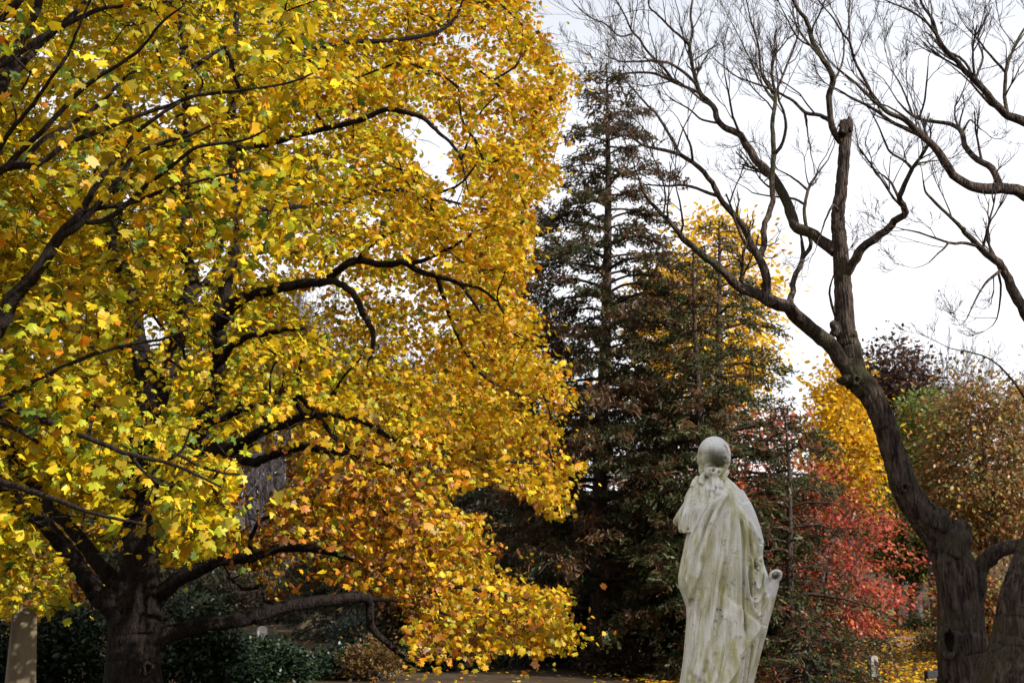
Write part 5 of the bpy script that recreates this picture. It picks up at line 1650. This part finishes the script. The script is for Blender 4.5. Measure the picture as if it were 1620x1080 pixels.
def block(g, c, w, d, h, taper=1.0, rot=0.0):
    X = np.array([-1, 1, 1, -1]) * w / 2
    Yv = np.array([-1, -1, 1, 1]) * d / 2
    cr, sr = math.cos(rot), math.sin(rot)
    def rg(k, z):
        return np.stack([c[0] + (X * cr - Yv * sr) * k, c[1] + (X * sr + Yv * cr) * k, np.full(4, c[2] + z)], -1)
    g.add(np.vstack([rg(1, 0), rg(taper, h)]), np.array([[3, 2, 1, 0], [4, 5, 6, 7], [0, 1, 5, 4], [1, 2, 6, 5], [2, 3, 7, 6], [3, 0, 4, 7]]))


def slab(name, label, px, Y, top_py, w_px, depth, mat, rounded=True, rot=0.0, cat='gravestone', group=None):
    x = at(px, 900, Y)[0]
    z0 = float(ground_z(x, Y)) - .05
    h = at(px, top_py, Y)[2] - z0
    w = w_px / F * Y
    n = 10
    pts = [(-w / 2, 0), (w / 2, 0)]
    if rounded:
        pts += [(w / 2 * math.cos(t), h - w * .35 + w * .35 * math.sin(t)) for t in np.linspace(0, math.pi, n)]
    else:
        pts += [(w / 2, h), (-w / 2, h)]
    k = len(pts)
    V = np.array([(a, -depth / 2, b) for a, b in pts] + [(a, depth / 2, b) for a, b in pts])
    g = Geo()
    g.add(V, [np.array([list(range(k))]), np.array([list(range(2 * k - 1, k - 1, -1))]), np.array([[i, k + i, k + (i + 1) % k, (i + 1) % k] for i in range(k)])])
    o = g.build(name, mat, smooth=False)
    o.location = (x, Y, z0)
    o.rotation_euler = (0, 0, rot)
    b = o.modifiers.new('b', 'BEVEL')
    b.width = .015
    b.segments = 2
    tag(o, label, cat, group)
    return o


slab('gravestone', 'narrow pale gravestone among the leaves right of the statue', 1374, 29, 1036, 13, .16, M_stone, True, .3)
slab('gravestone', 'dark slate gravestone at the bottom edge near the hollow trunk', 1466, 28, 1060, 22, .14, M_dark_stone, False, .25)
slab('gravestone', 'small bright white grave marker on the sunlit leaves', 481, 44, 998, 9, .2, M_white_stone, False, .2)
slab('gravestone', 'thin pale gravestone before the low stone wall', 500, 46, 988, 5, .12, M_white_stone, True, .2)
slab('gravestone', 'tiny pale gravestone at the right end of the low stone wall', 525, 48, 978, 4.5, .12, M_white_stone, True, .2)
slab('gravestone', 'white gravestone half hidden by the evergreen shrub', 418, 43, 990, 16, .15, M_white_stone, True, .1)
slab('gravestone', 'grey gravestone on the far lawn behind the red maple', 1437, 62, 905, 9, .2, M_stone, True, 0)
g = Geo()
wx = at(545, 900, 49)[0]
wz = float(ground_z(wx, 49))
block(g, (wx, 49, wz - .3), 2.9, .5, 1.15)
block(g, (wx, 49, wz + .853), 3.06, .62, .12)
o = g.build('stone_wall', M_brown_stone, smooth=False)
tag(o, 'low grey brown stone wall behind the small white gravestones', 'wall')
g = Geo()
ox = at(37, 1000, 13.5)[0]
oz = float(ground_z(ox, 13.5))
block(g, (ox, 13.5, oz - .1), .62, .62, .35, .96, .42)
block(g, (ox, 13.5, oz + .253), .30, .30, 1.22, .68, .42)
block(g, (ox, 13.5, oz + 1.475), .204, .204, .12, .04, .42)
o = g.build('stone_obelisk', M_brown_stone, smooth=False)
b = o.modifiers.new('b', 'BEVEL')
b.width = .006
b.segments = 2
tag(o, 'tapering brown stone obelisk at the bottom left corner', 'monument')

# ------------------------------------------------------------------ unseen trees added to shade the statue and block low sky
def find(lab):
    return next(o for o in bpy.data.objects if o.get('label', '').startswith(lab))


OG = 'unseen brown leaved trees added to cut the light'
src = find('dark purple-brown beech')
src2 = find('broad russet and mustard tree')
for i, (x, y, sc_, lab, s_) in enumerate((
        (8.6, 4.6, .82, 'unseen brown leaved tree added to shade the statue', src),
        (12.2, 9.6, .95, 'unseen brown leaved tree added to shade the hollow trunk', src),
        (19.5, 18.0, .9, 'unseen brown tree added to shade the low conifers', src),
        (22.0, 29.0, 1.2, 'unseen brown tree added for shade on the right beyond the path', src2),
        (-9, -9, 1.2, 'unseen brown tree added behind the viewpoint on the left to block low sky', src),
        (9, -12, 1.2, 'unseen brown tree added behind the viewpoint on the right to block low sky', src),
        (-15, 2, 1.3, 'unseen brown tree added on the left to block low sky', src2))):
    dup(s_, (x, y, float(ground_z(x, y)) - .1), i * 1.3, sc_, lab, OG)
